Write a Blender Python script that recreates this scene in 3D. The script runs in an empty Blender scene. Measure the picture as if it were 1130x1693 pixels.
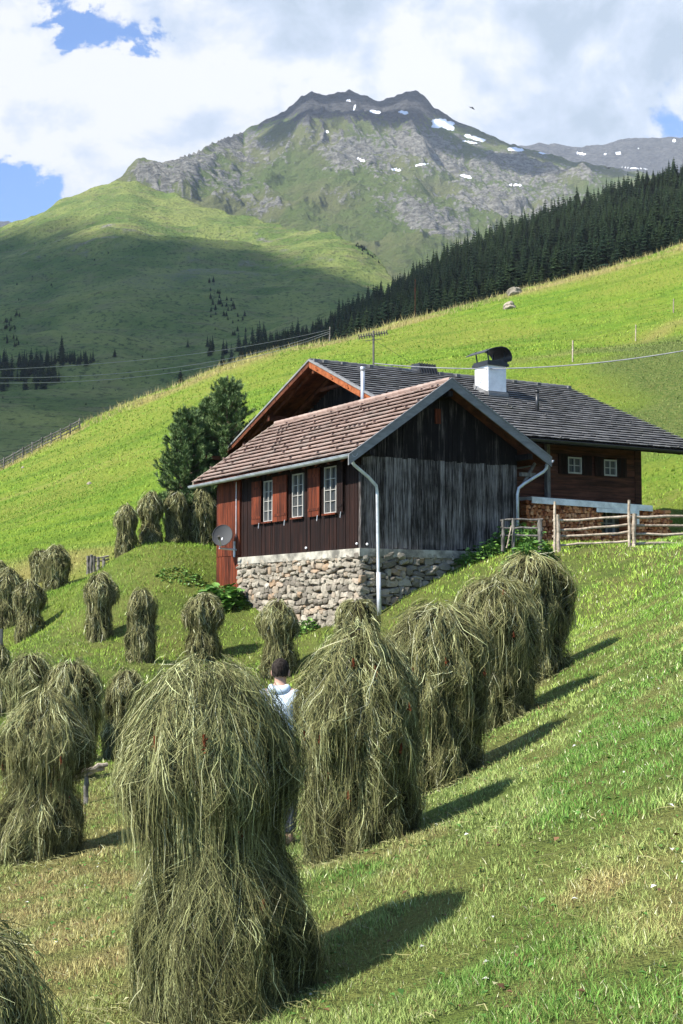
import bpy, bmesh, math, random
import numpy as np
from mathutils import Vector, Matrix

SC = bpy.context.scene
COL = SC.collection
R = math.radians
random.seed(7)
rng = np.random.default_rng(7)

# ------------------------------------------------------------------ camera
FPX = 2300.0
PITCH = math.atan((1015 - 846.5) / FPX)
cam = bpy.data.cameras.new('camera')
cam.sensor_fit = 'VERTICAL'
cam.sensor_height = 24.0
cam.lens = 24.0 * FPX / 1693.0
cam.clip_start = 0.1
cam.clip_end = 30000
camo = bpy.data.objects.new('camera', cam)
COL.objects.link(camo)
camo.location = (0, 0, 0)
camo.rotation_euler = (math.pi / 2 + PITCH, 0, 0)
SC.camera = camo

# ------------------------------------------------------------------ light
SUN = Vector((-0.855, -0.52, 0.0)).normalized()
ELEV = R(43)
SUNV = Vector((SUN.x * math.cos(ELEV), SUN.y * math.cos(ELEV), math.sin(ELEV)))
sl = bpy.data.lights.new('sun', 'SUN')
sl.energy = 5.0
sl.angle = R(0.5)
sl.color = (1.0, 0.95, 0.86)
so = bpy.data.objects.new('sun', sl)
COL.objects.link(so)
so.rotation_euler = SUNV.to_track_quat('Z', 'Y').to_euler()

SC.view_settings.view_transform = 'Standard'
SC.view_settings.look = 'None'
SC.view_settings.gamma = 1
SC.view_settings.exposure = 1.0
SC.render.engine = 'CYCLES'
SC.cycles.max_bounces = 6
SC.cycles.diffuse_bounces = 3
SC.cycles.volume_bounces = 0
SC.cycles.transparent_max_bounces = 24


class NT:
    """small node-tree writer"""
    def __init__(s, tree):
        s.t = tree
        s.n = tree.nodes
        s.l = tree.links

    def new(s, typ, **kw):
        n = s.n.new(typ)
        for k, v in kw.items():
            setattr(n, k, v)
        return n

    def put(s, sock, v):
        if hasattr(v, 'is_output'):
            s.l.new(v, sock)
        elif isinstance(v, (tuple, list)):
            if len(v) == 3 and sock.type == 'RGBA':
                v = (*v, 1)
            sock.default_value = v
        else:
            sock.default_value = v

    def math(s, op, a, b=None, c=None, clamp=False):
        n = s.new('ShaderNodeMath', operation=op, use_clamp=clamp)
        s.put(n.inputs[0], a)
        if b is not None:
            s.put(n.inputs[1], b)
        if c is not None:
            s.put(n.inputs[2], c)
        return n.outputs[0]

    def vmath(s, op, a, b=None, scale=None):
        n = s.new('ShaderNodeVectorMath', operation=op)
        s.put(n.inputs[0], a)
        if b is not None:
            s.put(n.inputs[1], b)
        if scale is not None:
            s.put(n.inputs['Scale'], scale)
        return n.outputs['Value'] if op in ('DISTANCE', 'DOT_PRODUCT', 'LENGTH') else n.outputs[0]

    def noise(s, vec, scale, detail=4, rough=0.55, dist=0.0, col=False):
        n = s.new('ShaderNodeTexNoise')
        s.put(n.inputs['Vector'], vec)
        n.inputs['Scale'].default_value = scale
        n.inputs['Detail'].default_value = detail
        n.inputs['Roughness'].default_value = rough
        n.inputs['Distortion'].default_value = dist
        return n.outputs[1 if col else 0]

    def mapping(s, vec, scale=(1, 1, 1), rot=(0, 0, 0), loc=(0, 0, 0)):
        n = s.new('ShaderNodeMapping')
        s.put(n.inputs['Vector'], vec)
        n.inputs['Scale'].default_value = scale
        n.inputs['Rotation'].default_value = rot
        n.inputs['Location'].default_value = loc
        return n.outputs[0]

    def step(s, v, lo, hi, a=0.0, b=1.0):
        n = s.new('ShaderNodeMapRange', interpolation_type='SMOOTHSTEP')
        s.put(n.inputs[0], v)
        n.inputs[1].default_value = lo
        n.inputs[2].default_value = hi
        n.inputs[3].default_value = a
        n.inputs[4].default_value = b
        return n.outputs[0]

    def mix(s, f, a, b):
        n = s.new('ShaderNodeMix', data_type='RGBA')
        s.put(n.inputs[0], f)
        s.put(n.inputs[6], a)
        s.put(n.inputs[7], b)
        return n.outputs[2]

    def ramp(s, f, stops):
        n = s.new('ShaderNodeValToRGB')
        s.put(n.inputs[0], f)
        cr = n.color_ramp
        while len(cr.elements) < len(stops):
            cr.elements.new(0.5)
        for e, (p, c) in zip(cr.elements, stops):
            e.position = p
            e.color = (*c, 1)
        return n.outputs[0]

    def attr(s, name, col=False):
        n = s.new('ShaderNodeAttribute', attribute_name=name)
        return n.outputs['Color' if col else 'Fac']

    def bump(s, h, strength=0.5, dist=0.02):
        n = s.new('ShaderNodeBump')
        s.put(n.inputs['Height'], h)
        n.inputs['Strength'].default_value = strength
        n.inputs['Distance'].default_value = dist
        return n.outputs[0]


def material(name, fn, rough=0.9, spec=0.25):
    m = bpy.data.materials.new(name)
    m.use_nodes = True
    t = NT(m.node_tree)
    b = t.n['Principled BSDF']
    b.inputs['Roughness'].default_value = rough
    b.inputs['Specular IOR Level'].default_value = spec
    tc = t.new('ShaderNodeTexCoord')
    geo = t.new('ShaderNodeNewGeometry')
    fn(t, b, tc.outputs['Object'], geo.outputs['Position'])
    return m


# ------------------------------------------------------------------ pixel -> place helpers (used to survey the site)
def ray(px, py):
    u = (px - 565) / FPX
    v = (846.5 - py) / FPX
    return (u, math.cos(PITCH) - math.sin(PITCH) * v, math.sin(PITCH) + math.cos(PITCH) * v)


def P(px, py, Y):
    d = ray(px, py)
    k = Y / d[1]
    return Vector((d[0] * k, Y, d[2] * k))


def slope_of(py):                 # z/y of an image row
    v = (846.5 - np.asarray(py, float)) / FPX
    return (math.sin(PITCH) + math.cos(PITCH) * v) / (math.cos(PITCH) - math.sin(PITCH) * v)


# ------------------------------------------------------------------ world: nishita sky with procedural clouds
W = bpy.data.worlds.new('World')
SC.world = W
W.use_nodes = True
wt = NT(W.node_tree)
bg = wt.n['Background']
sky = wt.new('ShaderNodeTexSky', sky_type='NISHITA')
sky.sun_disc = False
sky.sun_elevation = ELEV
sky.sun_rotation = math.atan2(SUN.x, SUN.y)
sky.altitude = 1500
sky.air_density = 1.0
sky.dust_density = 0.3
sky.ozone_density = 2.0
wtc = wt.new('ShaderNodeTexCoord')
D = wt.vmath('NORMALIZE', wtc.outputs['Generated'])
warp = wt.noise(D, 2.6, 3, 0.5, col=True)
warp = wt.vmath('SCALE', wt.vmath('SUBTRACT', warp, (0.5, 0.5, 0.5)), scale=0.16)
DW = wt.vmath('ADD', D, warp)
big = wt.noise(DW, 4.2, 7, 0.56)
fine = wt.noise(wt.mapping(DW, (1, 1, 1.7)), 15.0, 8, 0.6)
dens = wt.math('ADD', wt.math('MULTIPLY', big, 0.7), wt.math('MULTIPLY', fine, 0.3))


def dirn(px, py):
    return Vector(ray(px, py)).normalized()


# coverage: thick over the valley head in front, broken elsewhere
front = wt.step(wt.vmath('DISTANCE', DW, tuple(dirn(560, 150))), 0.45, 1.1, 1.0, 0.0)
cover = wt.math('ADD', dens, wt.math('MULTIPLY', front, 0.52))
for hx, hy, hr, amt in ((180, 52, 0.017, .95), (210, 100, 0.010, .6), (2, 325, 0.024, 1.0), (-35, 345, 0.028, 1.0), (1110, 216, 0.016, .7), (112, -4, 0.010, .6)):
    dd = wt.vmath('DISTANCE', D, tuple(dirn(hx, hy)))
    dd = wt.math('ADD', dd, wt.math('MULTIPLY', wt.math('SUBTRACT', fine, 0.5), 0.16))
    h = wt.step(dd, -hr * 0.6, hr * 2.3, amt, 0.0)
    cover = wt.math('SUBTRACT', cover, h)
mask = wt.math('MULTIPLY', wt.step(cover, 0.30, 0.72), wt.math('ADD', 0.4, wt.math('MULTIPLY', front, 0.6)))
# cloud shade: bright billows to the left, thin grey-blue veil to the right
lum = wt.math('ADD', wt.math('MULTIPLY', big, 2.3), wt.math('MULTIPLY', fine, 1.9))
lum = wt.math('SUBTRACT', lum, 1.33)
left = wt.step(wt.vmath('DISTANCE', DW, tuple(dirn(200, 120))), 0.03, 0.24, 1.0, 0.0)
lum = wt.math('ADD', lum, wt.math('MULTIPLY', left, 0.17))
for gx, gy, gr, ga in ((520, 60, 0.055, .30), (700, 45, 0.035, .28), (70, 235, .06, .18), (980, 110, .14, .20), (330, 210, .03, .12)):
    dd = wt.vmath('DISTANCE', DW, tuple(dirn(gx, gy)))
    lum = wt.math('SUBTRACT', lum, wt.step(dd, 0.0, gr, ga, 0.0))
ccol = wt.ramp(lum, [(0.45, (0.26, 0.315, 0.385)), (0.72, (0.345, 0.395, 0.475)), (1.0, (0.51, 0.515, 0.53))])
nish = wt.vmath('MULTIPLY', sky.outputs[0], (0.070, 0.098, 0.130))
final = wt.mix(mask, nish, ccol)
wt.put(bg.inputs['Color'], final)
bg.inputs['Strength'].default_value = 1.0


# ------------------------------------------------------------------ object helpers
def tag(o, label=None, cat=None, group=None, kind=None):
    if label:
        o['label'] = label
    if cat:
        o['category'] = cat
    if group:
        o['group'] = group
    if kind:
        o['kind'] = kind
    return o


def empty(name, loc, rz=0.0):
    o = bpy.data.objects.new(name, None)
    o.empty_display_size = 0.3
    COL.objects.link(o)
    o.location = loc
    o.rotation_euler = (0, 0, rz)
    return o


def world_mat(o):
    m = Matrix.Translation(o.location) @ o.rotation_euler.to_matrix().to_4x4()
    return world_mat(o.parent) @ m if o.parent else m


def np_mesh(name, verts, faces, mat, parent=None, attrs=None, smooth=False, origin=None, colors=None):
    """faces: (n,k) int array or list of such arrays; verts are in world space"""
    verts = np.asarray(verts, np.float64)
    off = np.zeros(3)
    if parent is not None:
        mi = np.array(world_mat(parent).inverted())
        verts = verts @ mi[:3, :3].T + mi[:3, 3]
    elif origin is not None:
        off = np.array(origin, float)
        verts = verts - off
    if isinstance(faces, np.ndarray):
        faces = [faces]
    me = bpy.data.meshes.new(name)
    loops = np.concatenate([f.ravel() for f in faces]).astype(np.int32)
    tot = np.concatenate([np.full(len(f), f.shape[1], np.int32) for f in faces])
    st = np.concatenate([[0], np.cumsum(tot)[:-1]]).astype(np.int32)
    me.vertices.add(len(verts))
    me.vertices.foreach_set('co', verts.astype(np.float32).ravel())
    me.loops.add(len(loops))
    me.loops.foreach_set('vertex_index', loops)
    me.polygons.add(len(tot))
    me.polygons.foreach_set('loop_start', st)
    if smooth:
        me.polygons.foreach_set('use_smooth', np.ones(len(tot), bool))
    me.update(calc_edges=True)
    for k, a in (attrs or {}).items():
        at = me.attributes.new(k, 'FLOAT', 'POINT')
        at.data.foreach_set('value', np.asarray(a, np.float32))
    if colors is not None:
        at = me.attributes.new('tint', 'FLOAT_COLOR', 'POINT')
        c = np.ones((len(verts), 4), np.float32)
        c[:, :3] = colors
        at.data.foreach_set('color', c.ravel())
    me.materials.append(mat)
    o = bpy.data.objects.new(name, me)
    COL.objects.link(o)
    if parent is not None:
        o.parent = parent
    elif origin is not None:
        o.location = tuple(off)
    return o


class MB:
    """collects simple solids (world space) with a tone per piece, builds ONE mesh"""
    def __init__(s):
        s.v = []
        s.f = []
        s.t = []

    def add(s, vs, fs, tone=None):
        if tone is None:
            tone = random.random()
        o = len(s.v)
        s.v += [tuple(x) for x in vs]
        s.f += [tuple(i + o for i in f) for f in fs]
        s.t += [tone] * len(vs)

    def hexa(s, c, tone=None):
        """8 corners: bottom 0-3, top 4-7"""
        s.add(c, [(0, 3, 2, 1), (4, 5, 6, 7), (0, 1, 5, 4), (1, 2, 6, 5), (2, 3, 7, 6), (3, 0, 4, 7)], tone)

    def obox(s, o, ax, ay, az, tone=None):
        """box with corner o and edge vectors"""
        o, ax, ay, az = map(Vector, (o, ax, ay, az))
        s.hexa([o, o + ax, o + ax + ay, o + ay, o + az, o + ax + az, o + ax + ay + az, o + ay + az], tone)

    def bar(s, a, b, w, h, up=(0, 0, 1), tone=None):
        a, b, up = Vector(a), Vector(b), Vector(up)
        d = (b - a).normalized()
        x = d.cross(up)
        if x.length < 1e-4:
            x = d.cross(Vector((1, 0, 0)))
        x.normalize()
        y = x.cross(d).normalized()
        s.hexa(
            [a - x * w / 2 - y * h / 2, a + x * w / 2 - y * h / 2, a + x * w / 2 + y * h / 2, a - x * w / 2 + y * h / 2,
             b - x * w / 2 - y * h / 2, b + x * w / 2 - y * h / 2, b + x * w / 2 + y * h / 2, b - x * w / 2 + y * h / 2], tone)

    def tube(s, pts, r, n=10, tone=None, caps=True):
        pts = [Vector(p) for p in pts]
        rr = r if isinstance(r, (list, tuple)) else [r] * len(pts)
        vs = []
        prev = None
        for i, p in enumerate(pts):
            d = (pts[min(i + 1, len(pts) - 1)] - pts[max(i - 1, 0)]).normalized()
            if prev is None:
                ref = Vector((0, 0, 1)) if abs(d.z) < 0.9 else Vector((1, 0, 0))
                x = d.cross(ref).normalized()
            else:
                x = (prev - d * prev.dot(d)).normalized()
            prev = x
            y = d.cross(x)
            for k in range(n):
                a = 2 * math.pi * k / n
                vs.append(p + (x * math.cos(a) + y * math.sin(a)) * rr[i])
        fs = []
        for i in range(len(pts) - 1):
            for k in range(n):
                k2 = (k + 1) % n
                fs.append((i * n + k, i * n + k2, (i + 1) * n + k2, (i + 1) * n + k))
        if caps:
            fs.append(tuple(range(n - 1, -1, -1)))
            fs.append(tuple((len(pts) - 1) * n + k for k in range(n)))
        s.add(vs, fs, tone)

    def ico(s, c, r, sub=1, jit=0.0, scale=(1, 1, 1), rot=None, tone=None):
        vs, fs = ICO[sub]
        sc = Vector(scale)
        out = []
        for v in vs:
            k = r * (1 + random.uniform(-jit, jit))
            q = Vector((v[0] * sc.x, v[1] * sc.y, v[2] * sc.z)) * k
            if rot:
                q = rot @ q
            out.append(Vector(c) + q)
        s.add(out, fs, tone)

    def build(s, name, mat, parent=None, smooth=False, origin=None):
        if parent is not None:
            mi = world_mat(parent).inverted()
            vs = [mi @ Vector(v) for v in s.v]
        else:
            if origin is None:
                a = np.array(s.v)
                origin = (a[:, 0].mean(), a[:, 1].mean(), a[:, 2].min())
            og = Vector(origin)
            vs = [Vector(v) - og for v in s.v]
        me = bpy.data.meshes.new(name)
        me.from_pydata(vs, [], s.f)
        at = me.attributes.new('tone', 'FLOAT', 'POINT')
        at.data.foreach_set('value', s.t)
        if smooth:
            me.polygons.foreach_set('use_smooth', [True] * len(me.polygons))
        me.materials.append(mat)
        me.update()
        o = bpy.data.objects.new(name, me)
        COL.objects.link(o)
        if parent is not None:
            o.parent = parent
        else:
            o.location = og
        return o


def _ico(sub):
    bm = bmesh.new()
    bmesh.ops.create_icosphere(bm, subdivisions=sub, radius=1)
    r = ([tuple(v.co) for v in bm.verts], [tuple(v.index for v in f.verts) for f in bm.faces])
    bm.free()
    return r


ICO = {1: _ico(1), 2: _ico(2), 3: _ico(3), 4: _ico(4)}

# ------------------------------------------------------------------ numpy gradient noise
_perm = rng.permutation(512)
_perm = np.concatenate([_perm, _perm, _perm])
_ga = rng.uniform(0, 2 * np.pi, 1600)


def gnoise(x, y, seed=0):
    x = np.asarray(x, float) + seed * 17.31
    y = np.asarray(y, float) + seed * 9.77
    xi = np.floor(x).astype(int)
    yi = np.floor(y).astype(int)
    xf = x - xi
    yf = y - yi
    sx = xf * xf * xf * (xf * (xf * 6 - 15) + 10)
    sy = yf * yf * yf * (yf * (yf * 6 - 15) + 10)

    def g(ix, iy, dx, dy):
        h = _perm[(_perm[ix & 511] + iy) & 511]
        a = _ga[h]
        return np.cos(a) * dx + np.sin(a) * dy
    n0 = g(xi, yi, xf, yf) * (1 - sx) + g(xi + 1, yi, xf - 1, yf) * sx
    n1 = g(xi, yi + 1, xf, yf - 1) * (1 - sx) + g(xi + 1, yi + 1, xf - 1, yf - 1) * sx
    return (n0 * (1 - sy) + n1 * sy) * 1.5


def fbm(x, y, oct=4, seed=0, gain=0.5):
    s = 0
    a = 1.0
    for i in range(oct):
        s = s + a * gnoise(x * 2 ** i, y * 2 ** i, seed + i * 3)
        a *= gain
    return s


def ridged(x, y, oct=5, seed=0, gain=0.5):
    s = 0
    a = 1.0
    w = 1.0
    for i in range(oct):
        n = 1 - np.abs(gnoise(x * 2 ** i, y * 2 ** i, seed + i * 5))
        n = n * n * w
        w = np.clip(n * 1.6, 0, 1)
        s = s + a * n
        a *= gain
    return s / 1.9


def sstep(x, a, b):
    t = np.clip((np.asarray(x, float) - a) / (b - a), 0, 1)
    return t * t * (3 - 2 * t)


def grid_faces(nr, nc):
    i = np.arange(nr - 1)[:, None] * nc + np.arange(nc - 1)[None, :]
    return np.stack([i, i + 1, i + 1 + nc, i + nc], -1).reshape(-1, 4)
# ================================================================== TERRAIN
survey = [(0, 0, -1.65), (-3, 0, -2.7), (3, 0, -0.6), (0, -6, -1.6), (-8, 0, -4.2), (8, 0, 1.4),
          (-14, 20, -4.6), (-20, 40, -4.0), (14, 20, 3.4), (22, 35, 7.2), (30, 20, 9.5), (-25, 10, -6.5), (-30, 55, -4.0),
          (16, 48, 4.6), (21, 60, 7.5), (-80, 120, -4), (110, 150, 60), (-100, 190, 6), (130, 240, 86), (60, 100, 30)]
for px, py, Y in ((1130, 1693, 6.0), (800, 1693, 6.8), (560, 1693, 8.0), (370, 1660, 8.95), (0, 1693, 8.9),
                  (600, 1405, 13.3), (740, 1295, 16.9), (835, 1195, 20.6), (900, 1120, 24), (75, 1415, 18), (120, 1290, 25),
                  (55, 1250, 30), (210, 1262, 31), (235, 1093, 41), (165, 1057, 45), (338, 1093, 43), (460, 1117, 40),
                  (590, 1108, 38.5), (50, 1053, 51), (15, 1030, 53), (92, 975, 62), (65, 962, 65), (130, 975, 54),
                  (1130, 1300, 10.0), (1130, 1500, 7.7), (1130, 1100, 16.8), (1130, 1000, 24.8), (1130, 940, 33), (1130, 906, 42),
                  (970, 906, 41), (600, 1034, 41.6), (750, 945, 43.4), (855, 905, 44.6), (1058, 905, 49), (400, 992, 49), (365, 975, 50.6),
                  (500, 1034, 45), (207, 909, 54), (250, 902, 55), (290, 898, 55.5), (335, 900, 56), (250, 950, 50), (200, 985, 48.5), (310, 945, 50.5),
                  (150, 937, 66), (250, 892, 76), (0, 932, 72), (330, 880, 70),
                  (0, 772, 170), (0, 850, 115), (100, 716, 172), (210, 666, 176), (300, 632, 180), (300, 760, 112), (400, 592, 183), (565, 560, 188),
                  (640, 538, 192), (700, 600, 122), (850, 482, 200), (980, 450, 204), (1130, 402, 208), (1130, 560, 132), (1130, 700, 86), (1130, 800, 66), (1130, 880, 53),
                  (850, 620, 105), (560, 700, 95)):
    survey.append(tuple(P(px, py, Y)))
S = np.array(survey)


def _U(r2):
    return np.where(r2 > 1e-9, r2 * np.log(np.maximum(r2, 1e-9)), 0)


_n = len(S)
_sx = S[:, :2] / 50.0
K = _U(((_sx[:, None] - _sx[None]) ** 2).sum(-1)) + np.eye(_n) * 2e-4
Pm = np.c_[np.ones(_n), _sx]
_A = np.zeros((_n + 3, _n + 3))
_A[:_n, :_n] = K
_A[:_n, _n:] = Pm
_A[_n:, :_n] = Pm.T
_b = np.zeros(_n + 3)
_b[:_n] = S[:, 2]
_w = np.linalg.solve(_A, _b)


def tps(x, y):
    x = np.asarray(x, float) / 50
    y = np.asarray(y, float) / 50
    z = _w[_n] + _w[_n + 1] * x + _w[_n + 2] * y
    for i in range(_n):
        z = z + _w[i] * _U((x - _sx[i, 0]) ** 2 + (y - _sx[i, 1]) ** 2)
    return z


CREST = ([-400, 0, 100, 210, 300, 400, 565, 640, 850, 980, 1130, 1500], [165, 170, 172, 176, 180, 183, 188, 192, 200, 204, 208, 215])


def ground_z(x, y):
    x = np.asarray(x, float)
    y = np.asarray(y, float)
    px = 565 + FPX * x / np.maximum(y, 20)
    yc = np.interp(px, *CREST)
    over = np.maximum(y - yc, 0)
    ye = np.minimum(y, yc)
    xs = np.where(y > yc, x * ye / np.maximum(y, 1), x)
    z = tps(xs, ye)
    z = z - 0.0045 * np.minimum(over, 60) ** 2 - 0.54 * np.maximum(over - 60, 0)
    a = sstep(y, 30, 90)
    z = z + 0.035 * fbm(x / 1.7, y / 1.7, 3, 3) * sstep(y, 3, 12) + 0.30 * a * fbm(x / 16, y / 16, 3, 5) * (1 - sstep(over, 0, 5) * .5) + a * 0.06 * fbm(x / 2.6, y / 4.0, 3, 9)
    return z


def gz(x, y):
    return float(ground_z(np.array([x]), np.array([y]))[0])


def far_meadow_tint(x, y):
    """0 green .. 1 dry/yellow"""
    return fbm(x / 9, y / 9, 4, 21)


def grass_color(t, p, pos, near):
    """albedo shared by soil sheet: t = NodeTree"""


def m_ground(t, b, obj, pos):
    n1 = t.noise(pos, 0.35, 5, 0.6)
    n2 = t.noise(pos, 3.5, 5, 0.65)
    n3 = t.noise(pos, 0.055, 4, 0.6)
    n4 = t.noise(pos, 28, 4, 0.7)
    sep = t.new('ShaderNodeSeparateXYZ')
    t.put(sep.inputs[0], pos)
    far = t.step(sep.outputs[1], 38, 75)
    base = t.mix(t.step(n1, 0.35, 0.65), (0.11, 0.155, 0.032), (0.17, 0.18, 0.05))
    dry = t.attr('dry')
    base = t.mix(dry, base, (0.24, 0.205, 0.075))
    base = t.mix(t.step(n4, 0.3, 0.52, 0.5, 0), base, (0.05, 0.05, 0.018))
    fcol = t.mix(t.step(n1, 0.36, 0.62), (0.13, 0.235, 0.022), (0.215, 0.30, 0.032))
    fcol = t.mix(t.step(n3, 0.42, 0.62), fcol, (0.24, 0.27, 0.045))
    fcol = t.mix(t.step(n2, 0.42, 0.60, 0.0, 0.62), fcol, (0.10, 0.175, 0.016))
    n5 = t.noise(t.mapping(pos, (0.035, 0.20, 0.0), (0, 0, 0.25)), 1.0, 5, 0.6, 0.6)
    fcol = t.mix(t.step(n5, 0.52, 0.62, 0.0, 0.5), fcol, (0.095, 0.165, 0.02))
    fcol = t.mix(t.step(n5, 0.40, 0.34, 0.0, 0.45), fcol, (0.27, 0.27, 0.07))
    fcol = t.mix(t.math('MULTIPLY', dry, 0.9), fcol, (0.34, 0.26, 0.10))
    fcol = t.mix(t.attr('rough'), fcol, t.mix(t.step(n2, 0.4, 0.6), (0.085, 0.135, 0.028), (0.16, 0.185, 0.05)))
    c = t.mix(far, base, fcol)
    t.put(b.inputs['Base Color'], c)
    h = t.math('ADD', t.math('MULTIPLY', n2, 1.0), t.math('MULTIPLY', n4, 0.25))
    t.put(b.inputs['Normal'], t.bump(h, 0.9, 0.35))


M = {}
M['ground'] = material('meadow ground', m_ground, 0.95, 0.1)

ys = np.concatenate([np.linspace(-10, 4, 30), 4 + (330 - 4) * (np.exp(np.linspace(0, 3.6, 620)) - 1) / (math.exp(3.6) - 1)])
us = np.sinh(np.linspace(-2.2, 2.2, 520)) / math.sinh(2.2) * 0.95
YY, UU = np.meshgrid(ys, us, indexing='ij')
XX = UU * (np.maximum(YY, 0) + 9)
ZZ = ground_z(XX, YY)


def dry_mask(x, y):
    """straw-coloured areas of the cut meadow and the dry fringe"""
    d = sstep(0.15 * fbm(x / 2.2, y / 2.2, 4, 31) + (-x - 0.55 * np.maximum(y - 7, 0) * 0.25) * 0.30 + 0.05, 0.05, 0.55) * (1 - sstep(y, 14, 30))
    d = d + sstep(fbm(x / 1.6, y / 2.6, 4, 33), 0.25, 0.6) * 0.55 * (1 - sstep(y, 26, 50))
    px = 565 + FPX * x / np.maximum(y, 20)
    yc = np.interp(px, *CREST)
    fr = np.exp(-((y - (yc - 5)) / 5.0) ** 2) * sstep(fbm(x / 12, y / 12, 3, 35), -.3, .25) * .8
    pc2 = P(1085, 1420, 8.3)
    d = d + .8 * np.exp(-((x - pc2.x) / .5) ** 2 - ((y - pc2.y) / .9) ** 2)
    # dry bank line across the upper meadow
    lx = np.array([14., 20, 30, 38, 48]); ly = np.array([128., 132, 138, 150, 160])
    bank = np.exp(-((y - np.interp(x, [12, 22, 34, 50], [112, 120, 142, 150])) / 2.5) ** 2) * sstep(x, 10, 20) * 0.5
    pc = P(70, 950, 68)
    pt = np.exp(-(((x - pc.x) / 3.4) ** 2 + ((y - pc.y) / 7.) ** 2)) * .8
    d = d * (.35 + .65 * sstep(fbm(x / .9, y / 1.1, 4, 39), -.35, .35))
    return np.clip(d + fr + bank + pt, 0, 1)


def rough_mask(x, y):
    """coarser, duller pasture on the right below the bank"""
    px = 565 + FPX * x / np.maximum(y, 20)
    m = sstep(px + 90 * fbm(x / 14, y / 14, 3, 41), 930, 1060) * sstep(y, 70, 84) * (1 - sstep(y + 12 * fbm(x / 20, y / 20, 2, 43), 122, 136))
    return m


g = np_mesh('ground', np.stack([XX, YY, ZZ], -1).reshape(-1, 3), grid_faces(*XX.shape), M['ground'],
            attrs={'dry': dry_mask(XX, YY).ravel(), 'rough': rough_mask(XX, YY).ravel()}, smooth=True)
tag(g, kind='structure')


# ------------------------------------------------------------------ green shoulder of the mountain
def m_shoulder(t, b, obj, pos):
    n1 = t.noise(pos, 0.012, 6, 0.62)
    n2 = t.noise(t.mapping(pos, (1, 2.2, 3)), 0.03, 6, 0.6)
    n3 = t.noise(pos, 0.22, 5, 0.7)
    c = t.mix(t.step(n1, 0.38, 0.62), (0.115, 0.175, 0.045), (0.235, 0.27, 0.08))
    c = t.mix(t.step(n2, 0.5, 0.66, 0, 0.6), c, (0.19, 0.18, 0.085))
    c = t.mix(t.step(n3, 0.50, 0.64, 0, 0.75), c, (0.045, 0.070, 0.025))
    c = t.mix(t.attr('rock'), c, t.mix(t.step(n3, 0.4, 0.6), (0.09, 0.085, 0.075), (0.30, 0.28, 0.25)))
    t.put(b.inputs['Base Color'], c)
    t.put(b.inputs['Normal'], t.bump(t.math('ADD', n3, t.math('MULTIPLY', n2, 2)), 1.0, 5.0))


M['shoulder'] = material('alpine pasture', m_shoulder, 0.95, 0.1)
A_RIDGE = ([-500, 0, 60, 130, 190, 235, 300, 360, 440, 520, 560, 600, 640, 670, 720, 820, 1130, 1500],
           [520, 374, 346, 316, 296, 306, 326, 346, 366, 378, 388, 410, 440, 462, 500, 560, 620, 700])
A_YR = ([-500, 250, 450, 650, 900], [2200, 2200, 1950, 1500, 1300])


def a_height(px, Y):
    """z of the shoulder at column px, distance Y"""
    rr = np.mean([np.interp(px + d_, *A_RIDGE) for d_ in (-30, -22, -14, -7, 0, 7, 14, 22, 30)], axis=0)
    yr = np.interp(px, *A_YR)
    t = (Y - 300) / (yr - 300)
    st = np.array([0, .055, .15, .30, .52, .78, 1.0])
    lowrow = np.array([1010, 830, 705, 618])
    rows = [np.full_like(rr, 1010.), np.full_like(rr, 830.), np.maximum(705., rr + 25), np.maximum(618., rr + 18), rr + (618 - rr).clip(15) * .56, rr + (618 - rr).clip(8) * .22, rr]
    row = np.zeros_like(t + rr)
    for i in range(6):
        k = (t >= st[i]) & (t <= st[i + 1] if i < 5 else True)
        f = np.clip((t - st[i]) / (st[i + 1] - st[i]), 0, 1)
        row = np.where(k, rows[i] * (1 - f) + rows[i + 1] * f, row)
    e = slope_of(row)
    z = e * Y
    z = np.where(t > 1, z - (Y - yr) * 0.55, z)
    x = (px - 565) / FPX * Y
    amp = np.clip(t * 3, 0, 1) * (1 - 0.75 * sstep(t, .85, 1.0))
    z = z + amp * (26 * fbm(x / 520 + Y / 900, Y / 260, 3, 51) + 13 * (ridged(x / 420 + Y / 300, Y / 85, 3, 53) - .5) + 3.0 * fbm(x / 50, Y / 35, 4, 55))
    z = z + 2.0 * fbm(x / 25, Y / 25, 3, 57) * sstep(t, .8, 1) + 12 * sstep(t, .7, 1) * ridged(x / 130, Y / 130, 4, 58) - 8 * sstep(t, .7, 1)
    return z


pxs = np.concatenate([np.linspace(-700, -60, 90), np.linspace(-55, 860, 620), np.linspace(870, 1500, 40)])
Ys = np.concatenate([np.linspace(300, 700, 90), np.linspace(705, 2300, 300), np.linspace(2320, 2800, 12)])
YY, PX = np.meshgrid(Ys, pxs, indexing='ij')
ZZ = a_height(PX, YY)
XX = (PX - 565) / FPX * YY
rk = sstep(ridged(XX / 90, YY / 60, 4, 61) + 0.5 * fbm(XX / 300, YY / 300, 2, 62), 0.92, 1.12) * sstep(YY, 1300, 1700)
tag(np_mesh('hillside', np.stack([XX, YY, ZZ], -1).reshape(-1, 3), grid_faces(*XX.shape), M['shoulder'], attrs={'rock': rk.ravel()}, smooth=True), kind='structure')

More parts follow.
